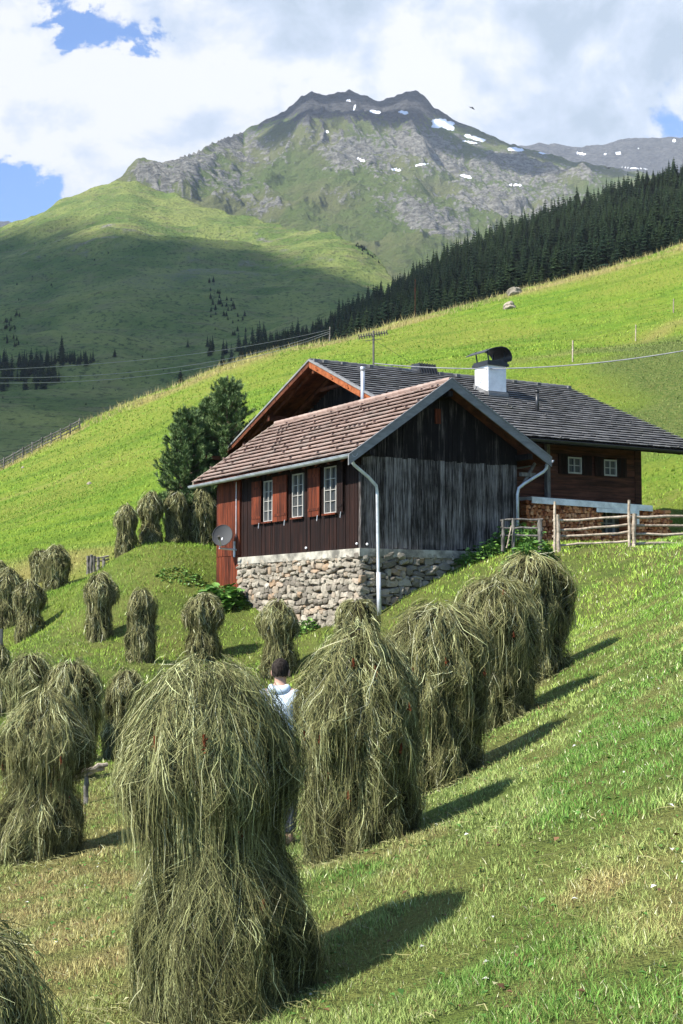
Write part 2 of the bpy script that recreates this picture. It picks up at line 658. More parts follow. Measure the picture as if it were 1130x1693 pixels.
# ------------------------------------------------------------------ rocky massif
SNOW = [(737, 204, 19, 8, 10), (726, 208, 10, 4, 0), (748, 210, 9, 5, 20), (790, 228, 22, 3.6, 14), (783, 235, 12, 2.0, 10), (859, 247, 14, 3.2, 4), (623, 185, 11, 2.6, 8), (671, 186, 9, 2.8, 10),
        (577, 166, 4, 2.4, 0), (587, 178, 2.0, 5, 20), (904, 253, 9, 1.6, 5), (775, 291, 12, 2.2, 10), (657, 281, 10, 1.8, 8), (700, 272, 12, 2, -8), (598, 264, 9, 2, 20),
        (541, 217, 2.5, 3, 0), (860, 306, 12, 1.6, 0)]
SNOW2 = [(970, 254, 9, 2.2, 8), (1012, 256, 5, 1.6, 0), (1033, 253, 6, 2.4, 0), (1066, 244, 4, 1.2, 20), (1127, 232, 3, 3, 0), (1060, 278, 22, 1.0, 5)]


def snow_mask(px, row, spots):
    s = np.zeros_like(px)
    w = 2.0 * fbm(px / 9, row / 5, 3, 71)
    for cx, cy, rx, ry, a in spots:
        a = math.radians(a)
        dx = px - cx
        dy = row - cy
        x = dx * math.cos(a) + dy * math.sin(a)
        y = -dx * math.sin(a) + dy * math.cos(a)
        d = np.sqrt((x / rx) ** 2 + (y / ry) ** 2) + w * .16
        s = np.maximum(s, 1 - sstep(d, 0.8, 1.15))
    return s


def m_rock(t, b, obj, pos):
    n1 = t.noise(t.mapping(pos, (1, 1, 1.4), (0.3, 0.5, 0.2)), 0.012, 8, 0.68, 0.4)
    n2 = t.noise(t.mapping(pos, (1.0, 0.6, 2.0), (0.0, 0.6, 0.0)), 0.05, 7, 0.72)
    n3 = t.noise(pos, 0.004, 5, 0.6)
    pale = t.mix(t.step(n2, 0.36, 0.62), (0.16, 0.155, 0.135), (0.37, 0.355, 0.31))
    darkr = t.mix(t.step(n2, 0.35, 0.65), (0.055, 0.057, 0.064), (0.135, 0.135, 0.135))  # darker rock colour: the summit's cloud shade is painted in here
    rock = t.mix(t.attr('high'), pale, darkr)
    crack = t.noise(t.mapping(pos, (1.0, 0.5, 1.3), (0.2, 0.4, 0.3)), 0.09, 6, 0.75)
    rock = t.mix(t.step(crack, 0.42, 0.50, 0.55, 0.0), rock, (0.07, 0.068, 0.062))
    grass = t.mix(t.step(n3, 0.4, 0.6), (0.125, 0.175, 0.045), (0.185, 0.20, 0.08))
    grass = t.mix(t.step(n2, 0.45, 0.65, 0, 0.45), grass, (0.11, 0.115, 0.06))
    k = t.math('ADD', t.attr('rock'), t.math('MULTIPLY', t.math('SUBTRACT', n1, 0.5), 1.9))
    k = t.math('ADD', k, t.math('MULTIPLY', t.math('SUBTRACT', n2, 0.5), 0.9))
    c = t.mix(t.step(k, 0.32, 0.62), grass, rock)
    sn = t.step(t.attr('snow'), 0.35, 0.6)
    c = t.mix(sn, c, (0.85, 0.87, 0.90))
    t.put(b.inputs['Base Color'], c)
    bh = t.math('ADD', t.math('MULTIPLY', n1, 2.0), n2)
    t.put(b.inputs['Normal'], t.bump(t.math('MULTIPLY', bh, t.math('SUBTRACT', 1.0, sn)), 1.0, 26.0))


M['rock'] = material('mountain rock', m_rock, 0.95, 0.1)
B_RIDGE = ([-600, 0, 150, 195, 222, 240, 262, 290, 320, 350, 385, 420, 450, 470, 483, 497, 515, 530, 545, 560, 578, 600, 618, 635, 655, 672, 690, 703, 714, 722, 740, 790, 850, 875, 960, 1060, 1130, 1300, 1600],
           [520, 400, 330, 292, 262, 266, 268, 264, 250, 235, 220, 206, 190, 182, 172, 158, 151, 156, 160, 156, 152, 158, 163, 168, 162, 153, 150, 155, 168, 178, 189, 214, 239, 246, 264, 284, 300, 330, 420])


def b_height(px, Y):
    rr = np.interp(px, *B_RIDGE)
    y0, y1 = 2350., np.interp(px, [150, 290, 400, 1000], [3300, 3400, 4200, 4200])
    t = (Y - y0) / (y1 - y0)
    tc = np.clip(t, 0, 1)
    rb = np.interp(px, [0, 400, 700, 1130], [520, 500, 490, 520])
    row = rb + (rr - rb) * (tc ** 0.88)
    z = slope_of(row) * Y
    x = (px - 565) / FPX * Y
    taper = 1 - 0.86 * sstep(t, .80, 1.0)
    wx = x + 60 * fbm(x / 400, Y / 400, 2, 80)
    wy = Y + 90 * fbm(x / 300, Y / 300, 2, 83)
    z = z + taper * (100 * (ridged(wx / 520, wy / 900, 4, 81) - .5) + 48 * (ridged(wx / 190 + wy / 800, wy / 260, 5, 84) - .5) + 16 * fbm(x / 60, Y / 60, 4, 85) + 17 * (ridged(wx / 75 + wy / 200, wy / 85, 4, 87) - .45) * sstep(fbm(x / 260, Y / 260, 3, 89), -.25, .35)) * np.clip(tc * 5, 0, 1)
    z = z + 10 * (ridged(x / 60, Y / 60, 4, 86) - .45) * sstep(t, .7, 1)
    # rounded rock brow at the left end of the massif
    z = np.where(t > 1, z - (Y - y1) * 0.6, z)
    return z


pxs = np.concatenate([np.linspace(-600, 100, 60), np.linspace(104, 1180, 900), np.linspace(1190, 1600, 30)])
Ys = np.concatenate([np.linspace(2350, 4250, 420), np.linspace(4270, 5000, 12)])
YY, PX = np.meshgrid(Ys, pxs, indexing='ij')
ZZ = b_height(PX, YY)
XX = (PX - 565) / FPX * YY
ROW = 846.5 - FPX * np.tan(np.arctan2(ZZ, YY) - PITCH)
reg = np.full_like(PX, -0.09) + 0.30 * fbm(XX / 230, YY / 300, 4, 99)


def blob(cx, cy, rx, ry, a, ang=0):
    q = math.radians(ang)
    dx = PX - cx
    dy = ROW - cy
    x = dx * math.cos(q) + dy * math.sin(q)
    y = -dx * math.sin(q) + dy * math.cos(q)
    return a * np.exp(-(x / rx) ** 2 - (y / ry) ** 2)


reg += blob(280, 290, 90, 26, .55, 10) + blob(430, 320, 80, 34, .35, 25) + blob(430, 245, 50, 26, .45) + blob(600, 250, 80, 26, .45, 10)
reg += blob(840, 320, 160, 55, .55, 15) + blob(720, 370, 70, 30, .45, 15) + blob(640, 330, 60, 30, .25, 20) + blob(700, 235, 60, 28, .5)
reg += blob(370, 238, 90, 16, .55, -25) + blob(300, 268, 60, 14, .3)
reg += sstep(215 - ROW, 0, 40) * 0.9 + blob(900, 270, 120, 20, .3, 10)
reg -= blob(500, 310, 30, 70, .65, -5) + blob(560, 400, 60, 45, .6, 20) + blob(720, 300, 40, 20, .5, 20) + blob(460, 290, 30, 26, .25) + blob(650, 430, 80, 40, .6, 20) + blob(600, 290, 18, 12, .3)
slope = np.gradient(ZZ, axis=0) / np.gradient(YY, axis=0)
lap = ZZ - (np.roll(ZZ, 3, 1) + np.roll(ZZ, -3, 1)) / 2
reg += np.clip(lap / 16, -.35, .4) + np.clip((slope - .45) * .5, -.2, .3)
hi = sstep(225 + 14 * fbm(PX / 60, ROW / 30, 3, 88) - ROW + np.clip((PX - 700) / 12, 0, 25) + np.where(PX < 440, 12, 0), 0, 26)  # summit zone where cloud shade is painted into the rock colour
sn = snow_mask(PX, ROW, SNOW)
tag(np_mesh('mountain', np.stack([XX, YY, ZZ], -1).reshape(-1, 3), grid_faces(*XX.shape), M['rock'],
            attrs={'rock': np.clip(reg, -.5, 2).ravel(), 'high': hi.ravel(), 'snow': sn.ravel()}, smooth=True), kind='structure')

# far ridge to the right, and a hint of one at the left edge
C_RIDGE = ([-400, 0, 30, 200, 700, 800, 860, 885, 900, 915, 930, 948, 975, 1000, 1030, 1062, 1100, 1130, 1300],
           [380, 366, 372, 420, 300, 262, 243, 238, 236, 240, 237, 242, 243, 240, 233, 228, 228, 227, 214])
pxs = np.concatenate([np.linspace(-400, 700, 80), np.linspace(705, 1300, 420)])
Ys = np.linspace(5200, 7200, 160)
YY, PX = np.meshgrid(Ys, pxs, indexing='ij')
rr = np.interp(PX, *C_RIDGE)
t = np.clip((YY - 5200) / 1700, 0, 1)
XX = (PX - 565) / FPX * YY
ZZ = slope_of(420 + (rr - 420) * t) * YY + (1 - .9 * sstep(t, .8, 1)) * (110 * (ridged(XX / 500 + YY / 900, YY / 800, 5, 91) - .5)) + 12 * (ridged(XX / 110, YY / 110, 4, 93) - .45)
ZZ = ZZ - np.maximum(YY - 6900, 0) * .6
ROW = 846.5 - FPX * np.tan(np.arctan2(ZZ, YY) - PITCH)
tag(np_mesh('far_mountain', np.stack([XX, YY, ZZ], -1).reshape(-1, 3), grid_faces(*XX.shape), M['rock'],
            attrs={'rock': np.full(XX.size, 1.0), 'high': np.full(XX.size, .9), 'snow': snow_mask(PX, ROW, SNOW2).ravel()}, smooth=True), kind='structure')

# ------------------------------------------------------------------ wooded spur behind the meadow
F_TOP = ([-200, 330, 400, 430, 520, 560, 600, 640, 700, 760, 800, 850, 900, 970, 1040, 1130, 1250, 1500],
         [760, 640, 560, 538, 524, 504, 482, 464, 428, 396, 376, 356, 336, 314, 290, 268, 240, 190])


def f_height(px, Y):
    top = np.interp(px, *F_TOP) + 42
    base = np.interp(px, [0, 400, 640, 850, 1130, 1500], [900, 700, 600, 545, 480, 400])
    t = (Y - 250) / (720 - 250)
    tc = np.clip(t, 0, 1)
    z = slope_of(base + (top - base) * tc ** .8) * Y
    z = np.where(t > 1, z - (Y - 720) * .5, z)
    x = (px - 565) / FPX * Y
    return z + 5 * fbm(x / 60, Y / 60, 3, 95) * tc


pxs = np.linspace(250, 1500, 260)
Ys = np.linspace(250, 900, 120)
YY, PX = np.meshgrid(Ys, pxs, indexing='ij')
XX = (PX - 565) / FPX * YY
M['forestfloor'] = material('forest floor', lambda t, b, o, p: t.put(b.inputs['Base Color'], t.mix(t.step(t.noise(p, 0.05, 4), .4, .6), (0.02, 0.035, 0.012), (0.04, 0.06, 0.02))), 0.95, 0.1)
tag(np_mesh('wooded_hill', np.stack([XX, YY, f_height(PX, YY)], -1).reshape(-1, 3), grid_faces(*XX.shape), M['forestfloor'], smooth=True), kind='structure')


# ================================================================== CONIFERS
def m_conifer(t, b, obj, pos):
    tone = t.attr('tone')
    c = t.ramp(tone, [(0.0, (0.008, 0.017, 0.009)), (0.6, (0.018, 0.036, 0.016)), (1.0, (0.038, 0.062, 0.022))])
    oi = t.new('ShaderNodeObjectInfo')
    c = t.mix(t.step(oi.outputs['Random'], 0.3, 1.0, 0, .55), c, (0.045, 0.070, 0.022))
    c = t.mix(t.step(t.noise(pos, 0.03, 2), .4, .65, 0, .5), c, (0.012, 0.028, 0.018))
    t.put(b.inputs['Base Color'], c)


M['conifer'] = material('spruce needles', m_conifer, 0.9, 0.1)


def conifer_data(seed, H=18.0, W=3.4, lev=17, nb=11):
    r = np.random.default_rng(seed)
    V, F, T = [], [], []

    def tri(a, b_, c, tone):
        o = len(V)
        V.extend([a, b_, c])
        F.append((o, o + 1, o + 2))
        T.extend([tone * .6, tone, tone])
    # trunk
    n = 5
    for k in range(n):
        a0, a1 = 2 * math.pi * k / n, 2 * math.pi * (k + 1) / n
        o = len(V)
        V.extend([(.22 * math.cos(a0), .22 * math.sin(a0), -1), (.22 * math.cos(a1), .22 * math.sin(a1), -1), (0, 0, H * .97)])
        F.append((o, o + 1, o + 2))
        T.extend([0.1] * 3)
    for i in range(lev):
        f = i / (lev - 1)
        z = H * (0.07 + 0.90 * f)
        w = W * (1 - f) ** 0.85 * r.uniform(.8, 1.15) + .12
        for k in range(nb):
            a = 2 * math.pi * (k + r.uniform(-.4, .4)) / nb + i * .7
            l = w * r.uniform(.6, 1.12)
            ca, sa = math.cos(a), math.sin(a)
            hw = l * r.uniform(.26, .42)
            dz = -l * r.uniform(.18, .45)
            zz = z + r.uniform(-.3, .3)
            tip = (ca * l, sa * l, zz + dz)
            m1 = (ca * l * .5 - sa * hw, sa * l * .5 + ca * hw, zz + dz * .75)
            m2 = (ca * l * .5 + sa * hw, sa * l * .5 - ca * hw, zz + dz * .75)
            root = (0, 0, zz + .25)
            tn = r.uniform(.3, 1)
            tri(root, m1, tip, tn)
            tri(root, tip, m2, tn * .9)
            s2 = (ca * l * .75, sa * l * .75, zz + dz * .8 - .5)
            tri(m1, s2, tip, tn * .5)
    tri((-.15, 0, H * .9), (.15, 0, H * .9), (0, 0, H * 1.03), .8)
    return np.array(V), np.array(F), np.array(T)


CON = [conifer_data(100 + i, 18, random.uniform(3.3, 4.9), random.choice([13, 15, 17])) for i in range(6)]
CME = []
for i, (v, f, tt) in enumerate(CON):
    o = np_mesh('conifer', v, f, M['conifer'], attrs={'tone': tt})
    CME.append(o.data)
    bpy.data.objects.remove(o)


TREES = []


def put_tree(loc, s, label, group, wide=1.0, boost=0):
    TREES.append((s * 18 / loc[1] + boost, tuple(loc), s, wide, label, group))


cand = []
r2 = np.random.default_rng(5)
while len(cand) < 6000:
    px = r2.uniform(380, 1240)
    Y = math.sqrt(r2.uniform(300 ** 2, 745 ** 2))
    x = (px - 565) / FPX * Y
    z = float(f_height(np.array([px]), np.array([Y]))[0])
    h = (r2.uniform(7.5, 12.5) if r2.random() < .65 else r2.uniform(11, 17)) * (0.8 if px < 560 else 1) * np.interp(Y, [300, 720], [.8, 1.0])
    cand.append((px, Y, x, z, h))
# keep spacing
kept = []
cells = {}
for c in cand:
    key = (int(c[2] // 3.7), int(c[1] // 3.7))
    if key in cells:
        continue
    cells[key] = 1
    kept.append(c)


def vis_score(c):
    px, Y, x, z, h = c
    row_top = 846.5 - FPX * math.tan(math.atan2(z + h, Y) - PITCH)
    yc = np.interp(px, *CREST)
    crow = np.interp(px, [0, 100, 210, 300, 400, 565, 640, 850, 980, 1130], [772, 716, 666, 632, 592, 560, 538, 482, 450, 402])
    return (row_top < crow - 6) and px < 1150 and px > 395


vis = [c for c in kept if vis_score(c)]
vis.sort(key=lambda c: -(c[4] / c[1]))
for px, Y, x, z, h in vis:
    put_tree((x, Y, z), h / 18, 'tall dark spruce in the dense wood on the slope above the bright meadow', 'spruces of the wood behind the meadow', random.uniform(.85, 1.25) * min(1.35, 14 / h))
rest = [c for c in kept if not vis_score(c) and c[0] > 1130]


def a_point(px, row):
    Y = np.linspace(330, 2100, 1500)
    z = a_height(np.full_like(Y, float(px)), Y)
    rw = 846.5 - FPX * np.tan(np.arctan2(z, Y) - PITCH)
    i = np.argmax(rw < row)
    if rw.min() > row:
        i = len(Y) - 1
    return Vector(((px - 565) / FPX * Y[i], Y[i], z[i]))


spots = []
for k in range(110):
    spots.append((random.uniform(-8, 150) if k > 12 else random.uniform(-5, 90), None, random.uniform(20, 36), 'L'))
for i, (px, _, h, _k) in enumerate(spots):
    row = random.uniform(604, 650) - max(0, (px - 60)) * .2 if px < 95 else random.uniform(594, 606)
    if px > 100:
        h *= .6
    q = a_point(px, row)
    put_tree(q, h / FPX * q.y / 18, 'dark spruce in the small copse at the left foot of the shaded hillside', 'spruces of the copse at the left')
for i in range(60):
    px = random.uniform(345, 600)
    row = np.interp(px, [345, 420, 600], [612, 588, 560]) + random.uniform(-34, 26)
    q = a_point(px, row)
    h = random.uniform(16, 34)
    put_tree(q, h / FPX * q.y / 18, 'dark spruce at the thin end of the wood down in the valley', 'spruces at the valley end of the wood')
lone = [(97, 598, 46, 'tallest pointed spruce of the copse at the left foot of the hillside'),
        (296, 640, 32, 'lone broad dark spruce just above the meadow crest left of the stone pines'),
        (186, 590, 14, 'small round dark tree standing alone on the shaded slope right of the copse'),
        (308, 575, 15, 'small lone spruce on the shaded slope above the cables'),
        (341, 574, 20, 'left one of two small spruces side by side on the shaded slope'),
        (350, 577, 16, 'right one of two small spruces side by side on the shaded slope')]
for px, row, h, lab in lone:
    q = a_point(px, row)
    put_tree(q, h / FPX * q.y / 18, lab, None, 1.5 if px in (296, 186) else 1.1, boost=1)
for i in range(34):
    px = random.gauss(372, 18)
    row = 518 + (px - 372) * .75 + random.gauss(0, 14)
    q = a_point(px, row)
    put_tree(q, random.uniform(6, 12) / FPX * q.y / 18, 'tiny dark shrub-like conifer scattered in the gully of the shaded slope', 'tiny conifers in the gully', 1.5)
for i in range(22):
    px = random.uniform(0, 26)
    q = a_point(px, random.uniform(520, 575))
    put_tree(q, random.uniform(6, 11) / FPX * q.y / 18, 'tiny dark conifer on the shaded slope above the left copse', 'tiny conifers above the copse', 1.4)
for i in range(30):
    q = a_point(random.uniform(-5, 400), random.uniform(400, 700))
    put_tree(q, random.uniform(2.5, 5) / FPX * q.y / 18, 'scattered low dwarf conifer on the open mountain pasture', 'dwarf conifers on the pasture', 2.0)
for i in range(26):
    px = random.gauss(598, 14)
    q = a_point(px, 410 + (px - 598) * .6 + random.gauss(0, 4))
    put_tree(q, random.uniform(3, 6) / FPX * q.y / 18, 'low dwarf conifer in the dark streak on the sunny shoulder', 'dwarf conifers on the sunny shoulder', 2.2)


TREES.sort(key=lambda c: -c[0])
for _, loc, s_, wide, label, group in TREES[:296]:
    o = bpy.data.objects.new('conifer', random.choice(CME))
    COL.objects.link(o)
    o.location = loc
    o.scale = (s_ * wide, s_ * wide, s_)
    o.rotation_euler = (0, 0, random.uniform(0, 6.28))
    tag(o, label, 'tree', group)
V, F, T = [], [], []
off = 0
for loc, s_, wide in [(t_[1], t_[2], t_[3]) for t_ in TREES[296:]] + [((x, Y, z), h / 18, 1.0) for px, Y, x, z, h in rest]:
    v, f, tt = CON[r2.integers(0, 6)]
    a = r2.uniform(0, 6.28)
    rot = np.array([[math.cos(a), -math.sin(a), 0], [math.sin(a), math.cos(a), 0], [0, 0, 1]])
    V.append((v * np.array([s_ * wide, s_ * wide, s_])) @ rot.T + np.array(loc))
    F.append(f + off)
    T.append(tt * r2.uniform(.6, 1.1))
    off += len(v)
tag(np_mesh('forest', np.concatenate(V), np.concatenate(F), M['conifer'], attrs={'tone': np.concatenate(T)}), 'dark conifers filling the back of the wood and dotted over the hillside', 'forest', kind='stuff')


# ================================================================== CLOUDS that shade the slopes (outside the picture)
def cloud(points, T, rad, label):
    mb = MB()
    for q in points:
        c = Vector(q) + SUNV * T
        for k in range(3):
            mb.ico(c + Vector((random.gauss(0, rad * .35), random.gauss(0, rad * .35), random.uniform(-.2, .5) * rad)), rad * random.uniform(.5, .9), 2, .05, (1, 1, .6))
    return tag(mb.build('cloud', M['cloud'], smooth=True), label, 'cloud')


def m_cloud(t, b, obj, pos):
    b.inputs['Base Color'].default_value = (0.95, 0.95, 0.96, 1)
    b.inputs['Alpha'].default_value = 0.26      # thin vapour: each billow lets most light through


M['cloud'] = material('cloud', m_cloud, 1.0, 0)
pts2 = []
for px in range(-330, 660, 44):
    top = np.interp(px, [-300, 0, 60, 130, 200, 260, 330, 400, 470, 540, 600, 640], [440, 384, 398, 410, 394, 398, 414, 426, 440, 456, 478, 504])
    Yl = np.arange(400., 2180., 12.)
    rl = 846.5 - FPX * np.tan(np.arctan2(a_height(np.full_like(Yl, float(px)), Yl), Yl) - PITCH)
    rl = np.convolve(np.pad(rl, 12, mode='edge'), np.ones(25) / 25, 'valid')
    over_ = np.nonzero(rl < top)[0]
    ytop = Yl[over_[0]] if len(over_) else 2150
    for Y in list(range(420, int(min(ytop - 75, np.interp(px, *A_YR) - 80)), 66)):
        z = float(a_height(np.array([float(px)]), np.array([float(Y)]))[0])
        row = 846.5 - FPX * math.tan(math.atan2(z, Y) - PITCH)
        if True:
            q = Vector(((px - 565) / FPX * Y, Y, z))
            if all((q - w).length > 48 for w in pts2):
                pts2.append(q)
CLOUD_A = pts2
cz = 2620
mb = MB()
for q in pts2:
    T = (cz - q.z) / SUNV.z
    c = q + SUNV * T
    rr_ = 62 + 0.02 * q.y
    for k in range(2):
        mb.ico(c + Vector((random.gauss(0, 26), random.gauss(0, 14), random.uniform(0, 60))), rr_ * random.uniform(.75, 1.0), 2, .05, (1, 1, .6))
tag(mb.build('cloud', M['cloud'], smooth=True), 'long white cloud outside the picture to the left that shades the green hillside', 'cloud')
mb = MB()
for px in range(440, 1000, 26):
    top = np.interp(px, *B_RIDGE)
    for row in np.arange(top - 6, top + np.interp(px, [440, 520, 700, 800, 1000], [34, 74, 66, 34, 18]), 13):
        q = P(px, row, 4150 if row < top + 20 else 3900)
        T = (2620 - q.z) / SUNV.z
        mb.ico(q + SUNV * T + Vector((random.gauss(0, 15), random.gauss(0, 15), random.uniform(0, 50))), random.uniform(62, 84), 2, .05, (1, 1, .6))
tag(mb.build('cloud', M['cloud'], smooth=True), 'small white cloud outside the picture that shades the rocky summit', 'cloud')
# ================================================================== MATERIALS FOR BUILDINGS
def wood(name, dark, light, grain=(14, 14, 0.7), bumps=.5, warm=None, rough=.85, sharp=(.75, 1.45)):
    def f(t, b, obj, pos):
        tone = t.attr('tone')
        off = t.vmath('ADD', t.mapping(obj, grain), t.vmath('SCALE', (31.7, 13.3, 7.1), scale=tone))
        n = t.noise(off, 1.0, 6, 0.7, 0.3)
        n2 = t.noise(obj, 1.1, 4, 0.6)
        k = t.math('ADD', t.math('MULTIPLY', n, 1.45), t.math('MULTIPLY', tone, 0.20))
        k = t.math('ADD', k, t.math('MULTIPLY', n2, 0.5))
        c = t.mix(t.step(k, sharp[0], sharp[1]), dark, light)
        if warm:
            c = t.mix(t.step(t.math('ADD', n2, t.math('MULTIPLY', tone, .25)), 0.52, 0.72), c, warm)
        t.put(b.inputs['Base Color'], c)
        t.put(b.inputs['Normal'], t.bump(n, bumps, 0.02))
    return material(name, f, rough, .2)


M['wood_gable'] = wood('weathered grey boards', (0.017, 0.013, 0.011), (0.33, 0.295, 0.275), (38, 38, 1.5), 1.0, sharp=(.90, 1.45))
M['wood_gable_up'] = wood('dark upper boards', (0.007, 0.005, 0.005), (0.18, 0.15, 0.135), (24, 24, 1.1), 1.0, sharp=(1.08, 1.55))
M['wood_brown'] = wood('dark brown boards', (0.006, 0.0025, 0.002), (0.030, 0.011, 0.007), (20, 20, .9), .6, sharp=(.85, 1.5))
M['wood_red'] = wood('red brown boards', (0.030, 0.008, 0.004), (0.19, 0.042, 0.016), (18, 18, .9), .8, sharp=(.8, 1.4))  # red brown wood tone for boarding, shutters and sills
M['wood_log'] = wood('dark log wall', (0.026, 0.010, 0.006), (0.13, 0.05, 0.028), (.8, .8, 10), .6)
M['wood_inner'] = wood('dark soffit boards', (0.045, 0.014, 0.008), (0.15, 0.050, 0.022), (3, 3, 3), .5)  # dark wood tone for roof decks, rafters and the rear barge board
M['wood_barge'] = wood('orange brown barge board', (0.14, 0.036, 0.012), (0.36, 0.115, 0.04), (5, 5, 5), .4)
M['barge_grey'] = wood('grey painted barge board', (0.15, 0.15, 0.15), (0.25, 0.25, 0.25), (2, 2, 8), .3)
M['wood_pale'] = wood('bleached split wood', (0.18, 0.145, 0.11), (0.55, 0.46, 0.35), (9, 9, 9), .6)
M['wood_dark_grey'] = wood('old grey timber', (0.06, 0.055, 0.05), (0.26, 0.24, 0.21), (9, 9, 3), .7)


def m_tile(a, b_, mossy, sc=6):
    def f(t, b, obj, pos):
        tone = t.attr('tone')
        n = t.noise(obj, sc, 5, 0.65)
        n2 = t.noise(obj, 0.7, 4, 0.6)
        c = t.mix(t.math('ADD', t.math('MULTIPLY', tone, .55), t.math('MULTIPLY', n, .45)), a, b_)
        c = t.mix(t.step(n2, .48, .68, 0, .6), c, mossy)
        c = t.mix(t.step(t.noise(obj, 22, 3, .6), .56, .7, 0, .7), c, mossy)
        t.put(b.inputs['Base Color'], c)
        t.put(b.inputs['Normal'], t.bump(n, .4, .02))
    return f


M['tile_red'] = material('weathered red clay tile', m_tile((0.20, 0.135, 0.11), (0.40, 0.295, 0.245), (0.25, 0.22, 0.19)), .85, .2)
M['tile_grey'] = material('grey shingle', m_tile((0.045, 0.045, 0.047), (0.20, 0.198, 0.20), (0.105, 0.105, 0.095)), .8, .25)


def flat(name, col, rough=.6, metal=0.0, var=.12, sc=3.0, spec=.4):
    def f(t, b, obj, pos):
        n = t.noise(obj, sc, 5, .65)
        d = tuple(x * (1 - var * 2.2) for x in col)
        l = tuple(min(1, x * (1 + var)) for x in col)
        t.put(b.inputs['Base Color'], t.mix(t.step(n, .3, .7), d, l))
        b.inputs['Metallic'].default_value = metal
        t.put(b.inputs['Roughness'], t.math('ADD', rough - .1, t.math('MULTIPLY', n, .2)))
    return material(name, f, rough, spec)


M['zinc'] = flat('zinc sheet', (0.50, 0.53, 0.57), .42, .55)
M['zinc_pale'] = flat('galvanised pipe', (0.62, 0.64, 0.66), .5, .3)
M['darkmetal'] = flat('dark sheet metal', (0.045, 0.047, 0.05), .4, .4)
M['white'] = flat('white render', (0.82, 0.82, 0.82), .85, 0, .06)
M['whitepaint'] = flat('white painted wood', (0.40, 0.38, 0.34), .6, 0, .08)
M['concrete'] = flat('concrete ledge', (0.36, 0.335, 0.275), .9, 0, .30, 2.2)
M['tin'] = flat('pale tin strip', (0.88, 0.87, 0.84), .5, .0)
M['dish'] = flat('grey dish', (0.05, 0.052, 0.054), .8, .0, .05)
M['mortar'] = flat('dark mortar', (0.10, 0.085, 0.065), .95, 0, .3, 5)
M['iron'] = flat('iron', (0.12, 0.11, 0.10), .6, .5)
M['curtain'] = flat('net curtain', (0.10, 0.10, 0.095), .9, 0, .1, 9)


def m_pane(t, b, obj, pos):
    b.inputs['Base Color'].default_value = (0.035, 0.04, 0.045, 1)
    b.inputs['Roughness'].default_value = .08
    b.inputs['Specular IOR Level'].default_value = .8


M['pane'] = material('window glass', m_pane, .08, .8)


def m_stone(t, b, obj, pos):
    tone = t.attr('tone')
    n = t.noise(obj, 7, 6, .7)
    n2 = t.noise(obj, 30, 4, .7)
    c = t.ramp(tone, [(0.0, (0.14, 0.12, 0.095)), (0.4, (0.25, 0.22, 0.17)), (0.78, (0.36, 0.32, 0.25)), (0.88, (0.30, 0.20, 0.12)), (1.0, (0.44, 0.40, 0.33))])
    c = t.mix(t.step(n, .46, .66, 0, .55), c, (0.14, 0.125, 0.10))
    c = t.mix(t.step(n2, .55, .7, 0, .4), c, (0.60, 0.57, 0.50))
    t.put(b.inputs['Base Color'], c)
    t.put(b.inputs['Normal'], t.bump(t.math('ADD', n, t.math('MULTIPLY', n2, .3)), .7, .05))


M['stone'] = material('field stone', m_stone, .9, .2)


def m_log(t, b, obj, pos):
    tone = t.attr('tone')
    n = t.noise(obj, 25, 3, .6)
    c = t.ramp(tone, [(0.0, (0.26, 0.08, 0.03)), (0.5, (0.62, 0.23, 0.09)), (1.0, (0.85, 0.44, 0.22))])
    t.put(b.inputs['Base Color'], t.mix(t.step(n, .4, .7, 0, .4), c, (0.12, 0.05, 0.03)))


M['firewood'] = material('split firewood', m_log, .9, .1)

# ------------------------------------------------------------------ frame of the farm: g along the gable wall, l back along the side wall
AG = R(30.5)
Gv = Vector((math.cos(AG), math.sin(AG), 0))
Lv = Vector((-math.sin(AG), math.cos(AG), 0))
C0 = P(598, 915, 42.0)


def H(g, l, z):
    return Vector((C0.x, C0.y, 0)) + Gv * g + Lv * l + Vector((0, 0, z))


def Hb(mb, g0, g1, l0, l1, z0, z1, tone=None):
    mb.obox(H(g0, l0, z0), Gv * (g1 - g0), Lv * (l1 - l0), (0, 0, z1 - z0), tone)


# ================================================================== FARM ANNEX (front building)
annex = empty('farm_annex', H(0, 0, gz(*H(0, 0, 0)[:2])), AG)
tag(annex, 'front wooden building on a rubble stone base with reddish tiled roof and grey plank gable', 'farm building')
SL, SR = 0.70, 0.575          # roof slopes left, right
APG, APZ = 2.8, 7.25          # ridge


def roofz(g, off=0.0):
    return APZ - (SL * (APG - g) if g < APG else SR * (g - APG)) - off


# gable boards: lower row grey, upper row darker
random.seed(11)
mb = MB()
g = 0.0
while g < 5.86:
    w = random.uniform(.13, .24)
    g1 = min(g + w, 5.88)
    zt = 4.83 - 0.012 * random.random()
    top = min(zt, roofz(g, .2), roofz(g1, .2))
    d = random.uniform(0, .022)
    z0 = 1.98 + (random.uniform(-.05, .03)) + max(0, (g - 3.2) * .085)
    Hb(mb, g + .006, g1 - .006, -.03 - d, 0.0, z0, top)
    g = g1
mb.build('gable_wall', M['wood_gable'], annex)
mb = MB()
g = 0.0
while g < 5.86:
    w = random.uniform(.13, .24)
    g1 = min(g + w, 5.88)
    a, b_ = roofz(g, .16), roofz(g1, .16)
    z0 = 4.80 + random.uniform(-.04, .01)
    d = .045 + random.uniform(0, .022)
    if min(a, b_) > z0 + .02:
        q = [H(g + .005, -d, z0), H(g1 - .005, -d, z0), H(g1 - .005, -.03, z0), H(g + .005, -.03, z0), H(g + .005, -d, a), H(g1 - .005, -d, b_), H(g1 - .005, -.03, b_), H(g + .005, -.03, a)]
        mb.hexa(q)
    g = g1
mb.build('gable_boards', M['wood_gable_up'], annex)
mb = MB()
